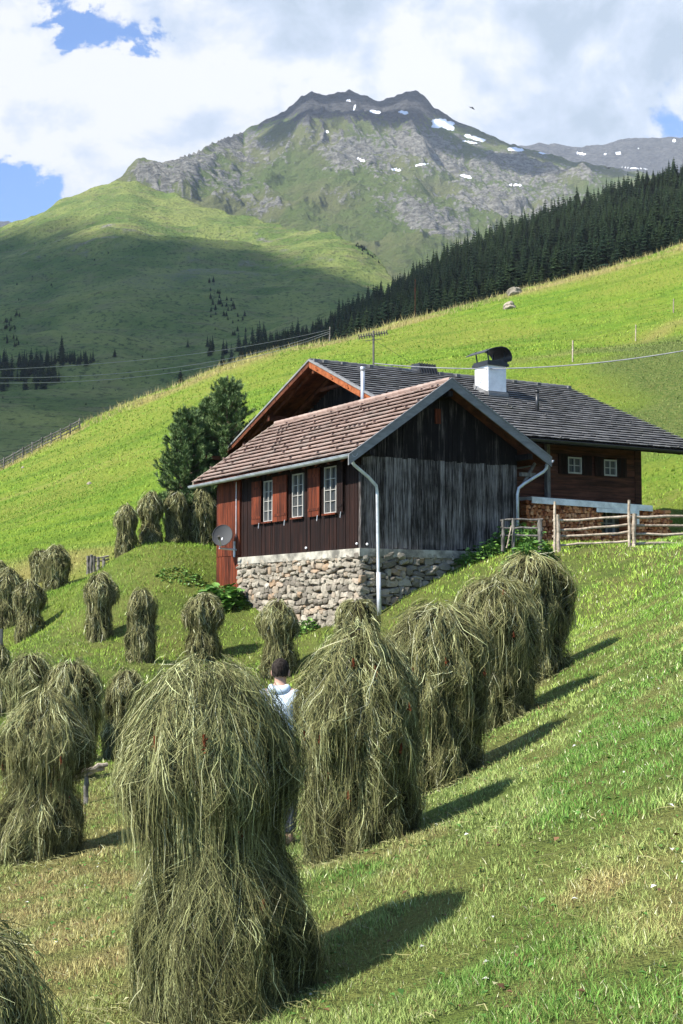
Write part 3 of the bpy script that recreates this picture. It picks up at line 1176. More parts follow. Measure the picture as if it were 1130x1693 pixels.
Hb(mb, 2.66, 2.86, -.10, -.045, 5.95, 6.42, .5)
mb.build('loose_board', M['wood_red'], annex)
mb = MB()       # dark lining behind boards
Hb(mb, 0.02, 5.86, 0.002, .10, 1.85, 4.6, .2)
mb.hexa([H(.02, .002, 4.6), H(5.86, .002, 4.6), H(5.86, .1, 4.6), H(.02, .1, 4.6), H(2.6, .002, 6.95), H(3.0, .002, 6.95), H(3.0, .1, 6.95), H(2.6, .1, 6.95)], .2)
# side wall on the left
l = 0.0
WIN = [(1.38, 2.14, 3.14, 4.62), (3.52, 4.26, 3.14, 4.58), (5.66, 6.30, 3.12, 4.52)]
while l < 8.0:
    w = random.uniform(.10, .18)
    l1 = min(l + w, 8.05)
    d = random.uniform(0, .02)
    segs = [(1.98, 5.03)]
    for a, b_, z0, z1 in WIN:
        if l1 > a and l < b_:
            segs = [(1.98, z0), (z1, 5.03)]
    for z0, z1 in segs:
        Hb(mb, -.03 - d, 0, l + .005, l1 - .005, z0, z1)
    l = l1
Hb(mb, 5.78, 5.88, .1, 2.0, 1.9, 5.0)
mb.build('side_wall', M['wood_brown'], annex)
mb = MB()
l = 8.07
while l < 9.85:
    w = random.uniform(.14, .24)
    l1 = min(l + w, 9.9)
    d = random.uniform(0, .02)
    Hb(mb, -.10 - d, 0, l + .005, l1 - .005, 2.06, 4.97)
    Hb(mb, -.13 - d, 0, l + .012, l1 - .004, .55, 2.04)
    l = l1
Hb(mb, -.1, 2.6, 9.9, 9.98, .6, 4.65)
mb.build('red_boarding', M['wood_red'], annex)
# corner board and ledge
mb = MB()
Hb(mb, -.07, .06, -.08, .05, 1.95, 4.5)
mb.build('corner_post', M['wood_gable'], annex)
mb = MB()
Hb(mb, -.17, 5.7, -.18, .3, 1.79, 1.975)
Hb(mb, -.17, .3, .3, 8.06, 1.79, 1.975)
Hb(mb, -.18, -.17, -.19, 8.06, 1.73, 1.96)
Hb(mb, -.17, 4.6, -.19, -.18, 1.73, 1.96)
mb.build('concrete_ledge', M['concrete'], annex)

# rubble base: stones packed in rough courses over dark mortar
random.seed(21)
mb = MB()
Hb(mb, .0, 5.9, -.02, .3, -1.5, 1.8, .3)
Hb(mb, .0, .3, .3, 8.06, -1.5, 1.8, .3)
core = mb.build('stone_base_core', M['mortar'], annex)
core.name = 'mortar'


def stones(mb, fn, u0, u1, zlo, zhi, face):
    z = zlo
    while z < zhi:
        hh = random.uniform(.08, .25)
        u = u0 + random.uniform(-.1, .1)
        while u < u1:
            ww = random.uniform(.10, .50) * (1.0 if hh > .12 else 1.2)
            zz = z + random.uniform(-.055, .055)
            hz = hh * random.uniform(.75, 1.25)
            c = fn(min(u + ww / 2, u1 - .02), min(zz + hz / 2, zhi - .04))
            if c is not None:
                rot = Matrix.Rotation(AG + (0 if face == 'g' else math.pi / 2), 3, 'Z') @ Matrix.Rotation(random.uniform(-.25, .25), 3, 'Y')
                o = len(mb.v)
                t_ = random.random()
                vs, fs = ICO[2]
                sx_, sy_, sz_ = ww * .53, .13 * random.uniform(.7, 1.2), hz * .56
                e = random.uniform(.45, .7)
                out = []
                j = [random.uniform(.82, 1.12) for _ in range(42)]
                for i, v in enumerate(vs):
                    q = Vector([math.copysign(abs(k) ** e, k) for k in v]) * j[i % 42]
                    out.append(c + rot @ Vector((q.x * sx_, q.y * sy_, q.z * sz_)))
                mb.add(out, fs, t_)
            u += ww * 1.0
        z += hh * .98


def base_z(p):
    return gz(p.x, p.y)


mb = MB()


def fg(u, z):
    p = H(u, -.06, z)
    return p if z > base_z(p) - .25 else None


def fl(u, z):
    p = H(-.05, u, z)
    return p if z > base_z(p) - .25 else None


stones(mb, fl, -.12, 8.15, -.75, 1.80, 'l')
stones(mb, fg, -.12, 5.9, -.75, 1.80, 'g')
mb.build('stone_base', M['stone'], annex, smooth=False)

# roof: deck, tiles, barge boards
mb = MB()
GL, GR = -.62, 6.72
LF, LB = -.75, 10.9


def slab(mb, g0, g1, l0, l1, o0, o1, tone=None):
    q = []
    for off in (o1, o0):
        q += [H(g0, l0, roofz(g0, off)), H(g1, l0, roofz(g1, off)), H(g1, l1, roofz(g1, off)), H(g0, l1, roofz(g0, off))]
    mb.hexa(q, tone)


slab(mb, GL, APG, LF, LB, .08, .16, .2)
slab(mb, APG, GR, LF, LB, .08, .16, .2)
l = LF + .1
while l < LB:     # rafters seen under the eaves
    slab(mb, GL + .04, -.03, l, l + .11, .16, .30, .6)
    l += .8
mb.build('roof_deck', M['wood_inner'], annex)


def tiles(name, rz, g_of, dirv, n_rows, length, l0, l1, tw, mat, parent, thick, lap, lift, hook=0, jit=.012, edge=None):
    """rows of overlapping tiles; g_of(s) -> point on the roof plane at down-slope distance s, along-coordinate u"""
    mb = MB()
    hk = MB()
    for r in range(n_rows):
        s0 = r * lap
        s1 = s0 + lap * 1.12
        if s1 > length:
            s1 = length
        off = random.uniform(0, tw)
        u = l0 - off
        while u < l1:
            a, b_ = max(u, l0), min(u + tw, l1)
            u += tw
            if b_ - a < .03:
                continue
            j = random.uniform(-jit, jit)
            j2 = random.uniform(0, thick * .5)
            P0 = g_of(s0, a + .004, 0.0)
            P1 = g_of(s0, b_ - .004, 0.0)
            P2 = g_of(s1 + j, b_ - .004, lift + j2)
            P3 = g_of(s1 + j, a + .004, lift + j2)
            Q = [g_of(s0, a + .004, thick), g_of(s0, b_ - .004, thick), g_of(s1 + j, b_ - .004, lift + thick + j2), g_of(s1 + j, a + .004, lift + thick + j2)]
            mb.hexa([P0, P3, P2, P1, Q[0], Q[3], Q[2], Q[1]])
            if hook and random.random() < hook:
                c = g_of(s1 - .05, (a + b_) / 2, lift + thick)
                c2 = g_of(s1 + .03, (a + b_) / 2, lift + thick + .05)
                mb.bar(c, c2, .05, .05, tone=0.0)
    o = mb.build(name, mat, parent)
    return o


cl = 1 / math.sqrt(1 + SL * SL)
len_l = (APG - GL) / cl + .02


def left_pt(s, u, h):
    g = APG - s * cl
    return H(g, u, roofz(g, .08)) + (Vector((0, 0, 1)) * cl + Gv * (-SL * cl)) * h


random.seed(31)
tiles('roof_tiles', None, left_pt, None, 13, len_l, LF + .05, LB, .30, M['tile_red'], annex, .035, len_l / 13, .085, hook=.16, jit=.006)
cr = 1 / math.sqrt(1 + SR * SR)
len_r = (GR - APG) / cr


def right_pt(s, u, h):
    g = APG + s * cr
    return H(g, u, roofz(g, .08)) + (Vector((0, 0, 1)) * cr + Gv * (SR * cr)) * h


tiles('roof_tiles', None, right_pt, None, 12, len_r, LF + .05, 3.2, .30, M['tile_red'], annex, .03, len_r / 12, .035)
mb = MB()
u = LF
while u < LB:
    mb.tube([H(APG, u, APZ + .0), H(APG, min(u + .38, LB), APZ + .015)], .09, 8)
    u += .36
mb.build('ridge_tiles', M['tile_red'], annex)
mb = MB()
for g0, g1 in ((GL, APG), (APG, 4.4)):
    q = []
    for off in (.2, -.03):
        q += [H(g0, LB, roofz(g0, off)), H(g1, LB, roofz(g1, off)), H(g1, LB + .06, roofz(g1, off)), H(g0, LB + .06, roofz(g0, off))]
    mb.hexa(q, .8)
mb.build('rear_verge', M['wood_pale'], annex)
for s_ in (-1, 1):
    mb = MB()
    ge = -.92 if s_ < 0 else 6.72
    z0, z1 = roofz(ge), roofz(APG)
    dz = .30
    q = [H(ge, LF - .05, z0 - dz + .04), H(APG, LF - .05, z1 - dz + .04), H(APG, LF, z1 - dz + .04), H(ge, LF, z0 - dz + .04),
         H(ge, LF - .05, z0 + .02), H(APG, LF - .05, z1 + .02), H(APG, LF, z1 + .02), H(ge, LF, z0 + .02)]
    if s_ > 0:
        q = [q[1], q[0], q[3], q[2], q[5], q[4], q[7], q[6]]
    mb.hexa(q, .6)
    # thin tin capping
    q2 = [p + Lv * -.02 + Vector((0, 0, dz - .0)) for p in q[:4]]
    mb.hexa([p + Vector((0, 0, -.02)) for p in q2] + [p + Vector((0, 0, .025)) for p in q2], .9)
    mb.build('barge_board', M['barge_grey'], annex)
for gg in (2.8, 5.9, -.05):
    mb = MB()
    zz = roofz(gg) - .34
    Hb(mb, gg - .09, gg + .09, LF + .02, .05, zz - .18, zz, .4)
    mb.build('purlin', M['wood_gable_up'], annex)
mb = MB()
Hb(mb, 5.92, 6.5, -.25, -.12, 4.45, 4.57, .8)
mb.bar(H(5.95, -.2, 4.1), H(6.5, -.2, 4.9), .08, .08, tone=.4)
mb.build('eave_bracket', M['wood_dark_grey'], annex)


# gutter on the left eave: half-round channel
def half_gutter(name, a, b, r, mat, parent):
    a, b = Vector(a), Vector(b)
    d = (b - a).normalized()
    x = d.cross(Vector((0, 0, 1))).normalized()
    vs, fs = [], []
    n = 8
    for end in (a, b):
        for rr_ in (r, r * .86):
            for k in range(n + 1):
                q = math.pi + math.pi * k / n
                vs.append(end + x * math.cos(q) * rr_ + Vector((0, 0, 1)) * math.sin(q) * rr_)
    N = n + 1
    for k in range(n):
        fs.append((k, k + 1, 2 * N + k + 1, 2 * N + k))
        fs.append((N + k, 3 * N + k, 3 * N + k + 1, N + k + 1))
        fs.append((k, N + k, N + k + 1, k + 1))
        fs.append((2 * N + k, 2 * N + k + 1, 3 * N + k + 1, 3 * N + k))
    fs.append((0, 2 * N, 3 * N, N))
    fs.append((n, N + n, 3 * N + n, 2 * N + n))
    m = MB()
    m.add(vs, fs, .5)
    m.tube([a + x * r, b + x * r], .012, 6)
    m.tube([a - x * r, b - x * r], .012, 6)
    return m.build(name, mat, parent)


half_gutter('gutter', H(-.72, -.80, 4.74), H(-.72, 10.95, 4.68), .10, M['zinc'], annex)
half_gutter('gutter', H(6.72, -.80, 4.96), H(6.72, 1.0, 4.92), .09, M['zinc'], annex)
mb = MB()
mb.tube([H(-.72, -.60, 4.66), H(-.70, -.60, 4.54), H(-.60, -.58, 4.42), H(.00, -.42, 4.10), H(.32, -.34, 3.86), H(.38, -.30, 3.62), H(.40, -.32, 1.2), H(.42, -.34, gz(*H(.42, -.34, 0)[:2]) - .2)], .05, 12, .6)
o = mb.build('downpipe', M['zinc_pale'], annex, smooth=True)
mb = MB()
mb.tube([H(.405, -.325, 1.25), H(.42, -.34, gz(*H(.42, -.34, 0)[:2]) - .2)], .068, 12, .9)
mb.build('pipe_foot', M['zinc_pale'], o, smooth=True)
mb = MB()
mb.tube([H(6.72, -.55, 4.88), H(6.70, -.55, 4.72), H(6.60, -.52, 4.60), H(5.98, -.30, 4.20), H(5.80, -.24, 4.05), H(5.76, -.22, 3.86), H(5.76, -.22, 2.55)], .05, 12, .6)
o = mb.build('downpipe', M['zinc_pale'], annex, smooth=True)
mb = MB()
mb.tube([H(5.76, -.22, 2.56), H(5.77, -.24, 2.0)], .06, 10, .9)
mb.build('pipe_foot', M['wood_pale'], o, smooth=True)


# windows and shutters on the left wall
def window_l(parent, g, l0, l1, z0, z1, cols, rows, fw=.038):
    """window in a wall whose outside faces -G at g"""
    m = MB()
    Hb(m, g - .05, g + .06, l0, l0 + fw, z0, z1)
    Hb(m, g - .05, g + .06, l1 - fw, l1, z0, z1)
    Hb(m, g - .047, g + .06, l0 + fw, l1 - fw, z0, z0 + fw)
    Hb(m, g - .047, g + .06, l0 + fw, l1 - fw, z1 - fw, z1)
    for i in range(1, cols):
        u = l0 + fw + (l1 - l0 - 2 * fw) * i / cols
        k = .022 if i * 2 == cols else .010
        Hb(m, g - .04, g + .03, u - k, u + k, z0 + fw, z1 - fw)
    for i in range(1, rows):
        u = z0 + fw + (z1 - z0 - 2 * fw) * i / rows
        Hb(m, g - .034, g + .02, l0 + fw, l1 - fw, u - .009, u + .009)
    w = m.build('window', M['whitepaint'], parent)
    m = MB()
    Hb(m, g + .022, g + .03, l0 + fw, l1 - fw, z0 + fw, z1 - fw, .5)
    m.build('pane', M['pane'], w)
    m = MB()
    n = 10
    for s0, s1 in ((l0 + fw, l0 + fw + (l1 - l0) * .26), (l1 - fw - (l1 - l0) * .26, l1 - fw)):
        for i in range(n):
            a, b_ = s0 + (s1 - s0) * i / n, s0 + (s1 - s0) * (i + 1) / n
            k = .012 if i % 2 else 0
            m.obox(H(g + .004 + k, a, z0 + fw), Gv * .004, Lv * (b_ - a), (0, 0, z1 - z0 - 2 * fw), .5)
    m.build('curtain', M['curtain'], w)
    m = MB()
    Hb(m, g - .12, g - .05, l0 - .04, l1 + .04, z0 - .05, z0 + .005)
    m.build('sill', M['wood_red'], w)
    return w


for a, b_, z0, z1 in WIN:
    window_l(annex, -.03, a, b_, z0, z1, 2, 4)


def shutter(l0, l1, z0, z1, mat, swing=0):
    m = MB()
    n = 3
    for i in range(n):
        a = l0 + (l1 - l0) * i / n
        Hb(m, -.13, -.095, a + .004, a + (l1 - l0) / n - .004, z0, z1)
    Hb(m, -.145, -.13, l0 + .03, l1 - .03, z0 + .18, z0 + .26)
    Hb(m, -.145, -.13, l0 + .03, l1 - .03, z1 - .28, z1 - .20)
    s = m.build('shutter', mat, annex)
    m = MB()
    m.bar(H(-.16, l0 + .1, z0 - .16), H(-.16, l0 + .06, z0 + .02), .025, .02)
    m.build('shutter_hook', M['zinc_pale'], s)


shutter(6.42, 7.12, 3.08, 4.55, M['wood_red'])
shutter(4.56, 5.56, 3.08, 4.6, M['wood_red'])
shutter(2.36, 3.12, 3.10, 4.64, M['wood_red'])
shutter(.90, 1.28, 3.12, 4.66, M['wood_brown'])
# conduit beside the red boarding
mb = MB()
mb.tube([H(-.16, 8.25, 2.7), H(-.16, 8.25, 4.66)], .018, 6)
mb.build('conduit', M['zinc_pale'], annex)
# two small white lamps / junctions on the wall foot
for q in ((-.09, .12, 2.12), (.14, -.10, 2.10), (-.08, 3.3, 2.12)):
    mb = MB()
    mb.ico(H(*q), .04, 2, .05)
    mb.build('cable_socket', M['white'], annex)
# flue pipe through the annex roof
mb = MB()
fz = roofz(2.2)
Fp = (2.95, 4.75)
mb.tube([H(*Fp, 6.7), H(*Fp, 8.45)], .075, 12, .6)
mb.tube([H(*Fp, 8.38), H(*Fp, 8.52)], .09, 12, .6)
mb.build('flue_pipe', M['zinc'], annex, smooth=True)

# ================================================================== MAIN FARMHOUSE
house = empty('farmhouse', H(3.8, 1.8, 2.0), AG)
tag(house, 'large dark timber farmhouse with wide grey shingled roof behind the plank annex', 'farmhouse')
RG0, RG1 = 3.0, 15.28
RL, RZ = 8.6, 9.38
SF, SB = .437, .375
EF, EB = .75, 16.0


def mz(l, off=0.0):
    return RZ - (SF * (RL - l) if l < RL else SB * (l - RL)) - off


WG0, WG1, WL0, WL1 = 4.7, 12.87, 1.8, 14.6
# log walls
mb = MB()
z = 3.90
i = 0
while z < 6.35:
    d = random.uniform(0, .02)
    z1 = z + .205
    for a, b_ in ((WG0, 9.50), (10.12, 11.14), (11.74, WG1)) if 4.9 < z + .1 < 5.46 else ((WG0, WG1),):
        Hb(mb, a, b_, WL0 - d, WL0 + .14, z + .005, z1 - .004)
    Hb(mb, WG1 - .14, WG1 + .02 + d, WL0 + .14, WL1, z + .007, z1 - .002)
    z = z1
Hb(mb, WG1 - .25, WG1 + .05, WL0 - .05, WL0 + .2, 3.9, 6.0, .1)
mb.build('log_wall', M['wood_log'], house)
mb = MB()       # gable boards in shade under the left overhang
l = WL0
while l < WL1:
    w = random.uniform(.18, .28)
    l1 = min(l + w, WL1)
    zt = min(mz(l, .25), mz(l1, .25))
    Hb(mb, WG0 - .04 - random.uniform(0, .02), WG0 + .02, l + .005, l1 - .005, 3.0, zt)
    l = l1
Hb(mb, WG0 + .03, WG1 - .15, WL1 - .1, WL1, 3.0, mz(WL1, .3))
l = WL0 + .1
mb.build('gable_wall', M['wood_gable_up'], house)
mb = MB()       # right gable
l = WL0
while l < WL1:
    w = .25
    l1 = min(l + w, WL1)
    zt = min(mz(l, .25), mz(l1, .25))
    if zt > 6.35:
        Hb(mb, WG1 - .1, WG1 + .0, l + .005, l1 - .005, 6.36, zt)
    l = l1
mb.build('gable_wall', M['wood_gable_up'], house)
mb = MB()
Hb(mb, WG0 + .1, WG1 + .06, WL0 - .03, WL0 + .4, 0.8, 3.88, .5)
Hb(mb, WG1 - .4, WG1 + .06, WL0 + .4, WL1, 0.8, 3.88, .5)
mb.build('plastered_base', M['concrete'], house)
mb = MB()       # white band above the wood stacks
mb.hexa([H(7.2, .88, 3.80), H(12.6, .88, 3.72), H(12.6, 1.79, 3.80), H(7.2, 1.79, 3.86), H(7.2, .88, 3.92), H(12.6, .88, 3.83), H(12.6, 1.75, 3.89), H(7.2, 1.75, 3.95)], .5)
mb.obox(H(7.2, .85, 3.70), Gv * 5.4 + Vector((0, 0, -.08)), Lv * .03, (0, 0, .2), .5)
mb.obox(H(10.0, .835, 3.50), Gv * 1.9, Lv * .015, (0, 0, .14), .5)
mb.obox(H(11.83, .82, 3.10), Gv * .10, Lv * .03, (0, 0, .6), .5)
mb.build('tin_canopy', M['tin'], house)


def window_f(parent, l, g0, g1, z0, z1, cols, rows, fw=.05, mat='whitepaint'):
    m = MB()
    Hb(m, g0, g0 + fw, l - .05, l + .06, z0, z1)
    Hb(m, g1 - fw, g1, l - .05, l + .06, z0, z1)
    Hb(m, g0 + fw, g1 - fw, l - .047, l + .06, z0, z0 + fw)
    Hb(m, g0 + fw, g1 - fw, l - .047, l + .06, z1 - fw, z1)
    for i in range(1, cols):
        u = g0 + fw + (g1 - g0 - 2 * fw) * i / cols
        Hb(m, u - .016, u + .016, l - .04, l + .03, z0 + fw, z1 - fw)
    for i in range(1, rows):
        u = z0 + fw + (z1 - z0 - 2 * fw) * i / rows
        Hb(m, g0 + fw, g1 - fw, l - .035, l + .02, u - .013, u + .013)
    w = m.build('window', M[mat], parent)
    m = MB()
    Hb(m, g0 + fw, g1 - fw, l + .022, l + .03, z0 + fw, z1 - fw, .5)
    m.build('pane', M['pane'], w)
    m = MB()
    for s0, s1 in ((g0 + fw, g0 + fw + (g1 - g0) * .3), (g1 - fw - (g1 - g0) * .3, g1 - fw)):
        for i in range(8):
            a, b_ = s0 + (s1 - s0) * i / 8, s0 + (s1 - s0) * (i + 1) / 8
            k = .01 if i % 2 else 0
            m.obox(H(a, l + .004 + k, z0 + fw), Gv * (b_ - a), Lv * .004, (0, 0, z1 - z0 - 2 * fw), .5)
    m.build('curtain', M['curtain'], w)
    return w


for g0, g1 in ((9.50, 10.12), (11.14, 11.74)):
    w = window_f(house, WL0 - .02, g0, g1, 4.90, 5.48, 2, 2)
    for s0 in (g0 - .44, g1 + .02):
        m = MB()
        for i in range(3):
            Hb(m, s0 + .14 * i + .004, s0 + .14 * (i + 1) - .004, WL0 - .10, WL0 - .065, 4.86, 5.56)
        m.build('shutter', M['wood_brown'], house)
window_f(house, 1.5, 10.35, 11.35, 2.75, 3.62, 3, 2)
mb = MB()
Hb(mb, 8.42, 8.56, 1.55, 1.70, 3.6, 5.9, .5)
mb.build('wall_post', M['wood_dark_grey'], house)

# roof of the farmhouse
mb = MB()


def mslab(mb, l0, l1, g0, g1, o0, o1, tone=None):
    q = []
    for off in (o1, o0):
        q += [H(g0, l0, mz(l0, off)), H(g1, l0, mz(l0, off)), H(g1, l1, mz(l1, off)), H(g0, l1, mz(l1, off))]
    mb.hexa(q, tone)


g = RG0 + .04
while g < RG1:
    mslab(mb, EF, RL, g, g + .19, .07, .12)
    mslab(mb, RL, EB, g, g + .19, .07, .12)
    g += .2
mb.build('roof_boards', M['wood_inner'], house)
mb = MB()
g = RG0 + .35
while g < RG1:
    mslab(mb, EF + .05, RL, g, g + .12, .12, .27)
    mslab(mb, RL, EB - .05, g, g + .12, .12, .27)
    g += .95
for l in (RL, 4.6, 12.2, 1.86, 14.4):      # purlins under the overhang
    zz = mz(l, .27)
    Hb(mb, RG0 + .15, WG0 + .3, l - .1, l + .1, zz - .22, zz)
    Hb(mb, WG1 - .3, RG1 - .1, l - .1, l + .1, zz - .22, zz)
Hb(mb, 4.45, 4.6, 6.2, 11.4, 7.6, 7.75)
for l in (6.6, 8.5, 10.4):
    Hb(mb, 4.45, 4.6, l, l + .15, 5.4, 7.59)
Hb(mb, 4.0, 4.12, 7.7, 9.6, 8.40, 8.52)
Hb(mb, RG0 - .9, WG0, 15.6, 15.78, 6.30, 6.46)
mb.build('rafter', M['wood_inner'], house)
mb = MB()
for l0, l1 in ((EF, RL), (RL, EB)):        # orange barge boards
    q = []
    for off in (.30 if l0 == EF else .22, .05):
        q += [H(RG0 - .02, l0, mz(l0, off)), H(RG0 + .03, l0, mz(l0, off)), H(RG0 + .03, l1, mz(l1, off)), H(RG0 - .02, l1, mz(l1, off))]
    mb2 = MB()
    mb2.hexa(q, .7)
    for k in range(7):
        f = (k + .5) / 7
        l = l0 + (l1 - l0) * f
        mb2.bar(H(RG0 - .04, l - .05, mz(l, .24)), H(RG0 - .04, l + .05, mz(l, .12)), .03, .05, tone=.1)
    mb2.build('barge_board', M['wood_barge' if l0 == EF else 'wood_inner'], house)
    q = []
    for off in (.05, -.02):
        q += [H(RG0 - .06, l0, mz(l0, off)), H(RG0 + .10, l0, mz(l0, off)), H(RG0 + .10, l1, mz(l1, off)), H(RG0 - .06, l1, mz(l1, off))]
    mb.hexa(q, .6)
mb.build('rake_trim', M['barge_grey'], house)
mb = MB()
q = []
for off in (.26, .04):
    q += [H(RG1, EF, mz(EF, off)), H(RG1 + .06, EF, mz(EF, off)), H(RG1 + .06, RL, mz(RL, off)), H(RG1, RL, mz(RL, off))]
mb.hexa(q, .5)
Hb(mb, RG0 + .1, RG1, EF - .03, EF + .02, mz(EF) - .24, mz(EF) - .04, .2)
mb.build('eave_board', M['wood_gable_up'], house)
cf = 1 / math.sqrt(1 + SF * SF)
len_f = (RL - EF) / cf + .05


def front_pt(s, u, h):
    l = RL - s * cf
    return H(u, l, mz(l, .05)) + (Vector((0, 0, 1)) * cf + Lv * (-SF * cf)) * h


def front_pt2(s, u, h):       # mirrored u keeps the face orientation outward
    return front_pt(s, u, h)


random.seed(41)
tiles('roof_shingles', None, front_pt2, None, 25, len_f, RG0 + .03, RG1 + .05, .27, M['tile_grey'], house, .024, len_f / 25, .052, hook=.012, jit=.02)
cb = 1 / math.sqrt(1 + SB * SB)
len_b = (EB - RL) / cb


def back_pt(s, u, h):
    l = RL + s * cb
    return H(u, l, mz(l, .05)) + (Vector((0, 0, 1)) * cb + Lv * (SB * cb)) * h


tiles('roof_shingles', None, back_pt, None, 24, len_b, RG0 + .03, RG1 + .05, .45, M['tile_grey'], house, .022, len_b / 24, .028)
mb = MB()
u = RG0
while u < RG1:
    mb.tube([H(u, RL, RZ - .03), H(min(u + .42, RG1 + .05), RL, RZ - .01)], .085, 8)
    if random.random() < .35:
        mb.bar(H(u, RL - .3, RZ - .08), H(u + .16, RL - .3, RZ - .08), .1, .12)
    u += .4
mb.build('ridge_caps', M['tile_grey'], house)
half_gutter('gutter', H(6.95, EF - .10, mz(EF) - .12), H(RG1 + .1, EF - .10, mz(EF) - .14), .08, M['darkmetal'], house)
# chimney
cg, clz = 9.50, 6.2
c0z = mz(clz)
mb = MB()
Hb(mb, cg - .42, cg + .42, clz - .42, clz + .42, c0z - .6, c0z + .98, .5)
ch = mb.build('chimney', M['white'], house)
mb = MB()
Hb(mb, cg - .46, cg + .46, clz - .48, clz + .46, c0z - .5, c0z + .0, .5)
mb.hexa([H(cg - .46, clz - .50, c0z - .35), H(cg + .46, clz - .50, c0z - .35), H(cg + .46, clz + .46, c0z - .2), H(cg - .46, clz + .46, c0z - .2),
         H(cg - .46, clz - .50, c0z - .06), H(cg + .46, clz - .50, c0z - .06), H(cg + .46, clz + .46, c0z + .36), H(cg - .46, clz + .46, c0z + .36)], .5)
mb.build('flashing', M['barge_grey'], ch)
mb = MB()
Hb(mb, cg - .50, cg + .50, clz - .50, clz + .50, c0z + .98, c0z + 1.08, .5)
Hb(mb, cg - .46, cg + .46, clz - .46, clz + .46, c0z + 1.08, c0z + 1.16, .5)
for sx_ in (-1, 1):
    for sy_ in (-1, 1):
        mb.bar(H(cg + .34 * sx_, clz + .36 * sy_, c0z + 1.1), H(cg + .42 * sx_, clz + .36 * sy_, c0z + 1.60), .04, .04)
mb.build('chimney_cap', M['darkmetal'], ch)
vs, fs = [], []
n = 18
for ll in (clz - .62, clz + .62):
    for off in (0, -.03):
        for k in range(n + 1):
            f = k / n
            # wing with a rounded right side rolling down
            if f < .45:
                xx = cg - .70 + .82 * f / .45
                zz = c0z + 1.42 + .28 * (f / .45)
            else:
                a = (f - .45) / .55 * math.pi * .62
                xx = cg + .12 + .44 * math.sin(a)
                zz = c0z + 1.70 - .36 * (1 - math.cos(a))
            vs.append(H(xx, ll, zz + off + .06 * math.sin(min(f / .45, 1) * math.pi)))
N = n + 1
for k in range(n):
    fs.append((k, k + 1, 2 * N + k + 1, 2 * N + k))
    fs.append((N + k, 3 * N + k, 3 * N + k + 1, N + k + 1))
    fs.append((k, N + k, N + k + 1, k + 1))
    fs.append((2 * N + k, 2 * N + k + 1, 3 * N + k + 1, 3 * N + k))
fs.append((0, 2 * N, 3 * N, N))
fs.append((n, N + n, 3 * N + n, 2 * N + n))
mb = MB()
mb.add(vs, fs, .5)
mb.build('cowl', M['darkmetal'], ch)
mb = MB()
vp = (10.05, 4.1)
mb.tube([H(*vp, mz(vp[1]) - .1), H(*vp, mz(vp[1]) + .72)], .07, 10, .3)
mb.tube([H(*vp, mz(vp[1]) + .68), H(*vp, mz(vp[1]) + .78)], .085, 10, .3)
mb.build('vent_pipe', M['darkmetal'], house, smooth=True)
# small louvred roof hatch on the ridge
mb = MB()
hg = 8.15
mb.hexa([H(hg - .45, RL - .35, RZ - .25), H(hg + .45, RL - .35, RZ - .25), H(hg + .45, RL + .4, RZ - .2), H(hg - .45, RL + .4, RZ - .2),
         H(hg - .38, RL - .1, RZ + .30), H(hg + .38, RL - .1, RZ + .30), H(hg + .38, RL + .4, RZ + .33), H(hg - .38, RL + .4, RZ + .33)], .4)
for k in range(7):
    u = hg - .38 + .76 * k / 6
    mb.bar(H(u, RL - .36, RZ - .2), H(u * .97 + hg * .03, RL - .12, RZ + .32), .03, .03, tone=1)
mb.build('roof_hatch', M['darkmetal'], house)

# ---------------- aerial on the ridge
base = H(5.78, RL, RZ)
ant = empty('tv_aerial', base, 0)
tag(ant, 'thin metal television aerial on a mast standing on the shingled ridge', 'aerial')
top = P(618, 549, base.y)
mb = MB()
mb.tube([base, (top.x, top.y, top.z + .05)], .038, 8)
mb.build('mast', M['iron'], ant)
mb = MB()
a, b_ = P(594, 557, base.y + .1), P(640, 550, base.y - .1)
mb.tube([a, b_], .024, 6)
for k in range(12):
    f = k / 11
    c = a.lerp(b_, f)
    w = .16 + .14 * (1 - f)
    mb.tube([c + Vector((-.04, -w, 0.03)), c + Vector((.04, w, -.03))], .014, 5)
    mb.tube([c + Vector((0, 0, .10)), c + Vector((0, 0, -.10))], .013, 5)
a, b_ = P(604, 564, base.y), P(632, 560, base.y)
mb.tube([a, b_], .012, 6)
mb.build('antenna', M['iron'], ant)
mb = MB()
mb.tube([P(619, 562, base.y), H(7.9, RL, RZ + .1)], .007, 4)
mb.build('guy_wire', M['iron'], ant)

# ---------------- satellite dish on the red boarding
dc = P(368, 885, 48.8)
dn = Vector((-.10, -.90, .42)).normalized()
dish = empty('satellite_dish', H(-.15, 8.3, 2.4), AG)
tag(dish, 'round grey satellite dish on an arm fixed to the red boarding', 'satellite dish')
ux = dn.cross(Vector((0, 0, 1))).normalized()
uy = ux.cross(dn).normalized()
mb = MB()
n, rings = 28, 6
for side in (0, 1):
    vs, fs = [dc + dn * (-.10 - .012 * side)], []
    for r_ in range(1, rings + 1):
        rr_ = .39 * r_ / rings
        for k in range(n):
            a = 2 * math.pi * k / n
            vs.append(dc + (ux * math.cos(a) * .90 + uy * math.sin(a) * 1.06) * rr_ + dn * (-.10 + .10 * (r_ / rings) ** 2 - .012 * side))
    for k in range(n):
        f = (0, 1 + k, 1 + (k + 1) % n)
        fs.append(f if not side else f[::-1])
    for r_ in range(rings - 1):
        for k in range(n):
            f = (1 + r_ * n + k, 1 + (r_ + 1) * n + k, 1 + (r_ + 1) * n + (k + 1) % n, 1 + r_ * n + (k + 1) % n)
            fs.append(f if not side else f[::-1])
    mb.add(vs, fs, .5)
mb.tube([dc + (ux * math.cos(a) * .90 + uy * math.sin(a) * 1.06) * .39 for a in [2 * math.pi * k / n for k in range(n + 1)]], .012, 6)
mb.build('reflector', M['dish'], dish)
mb = MB()
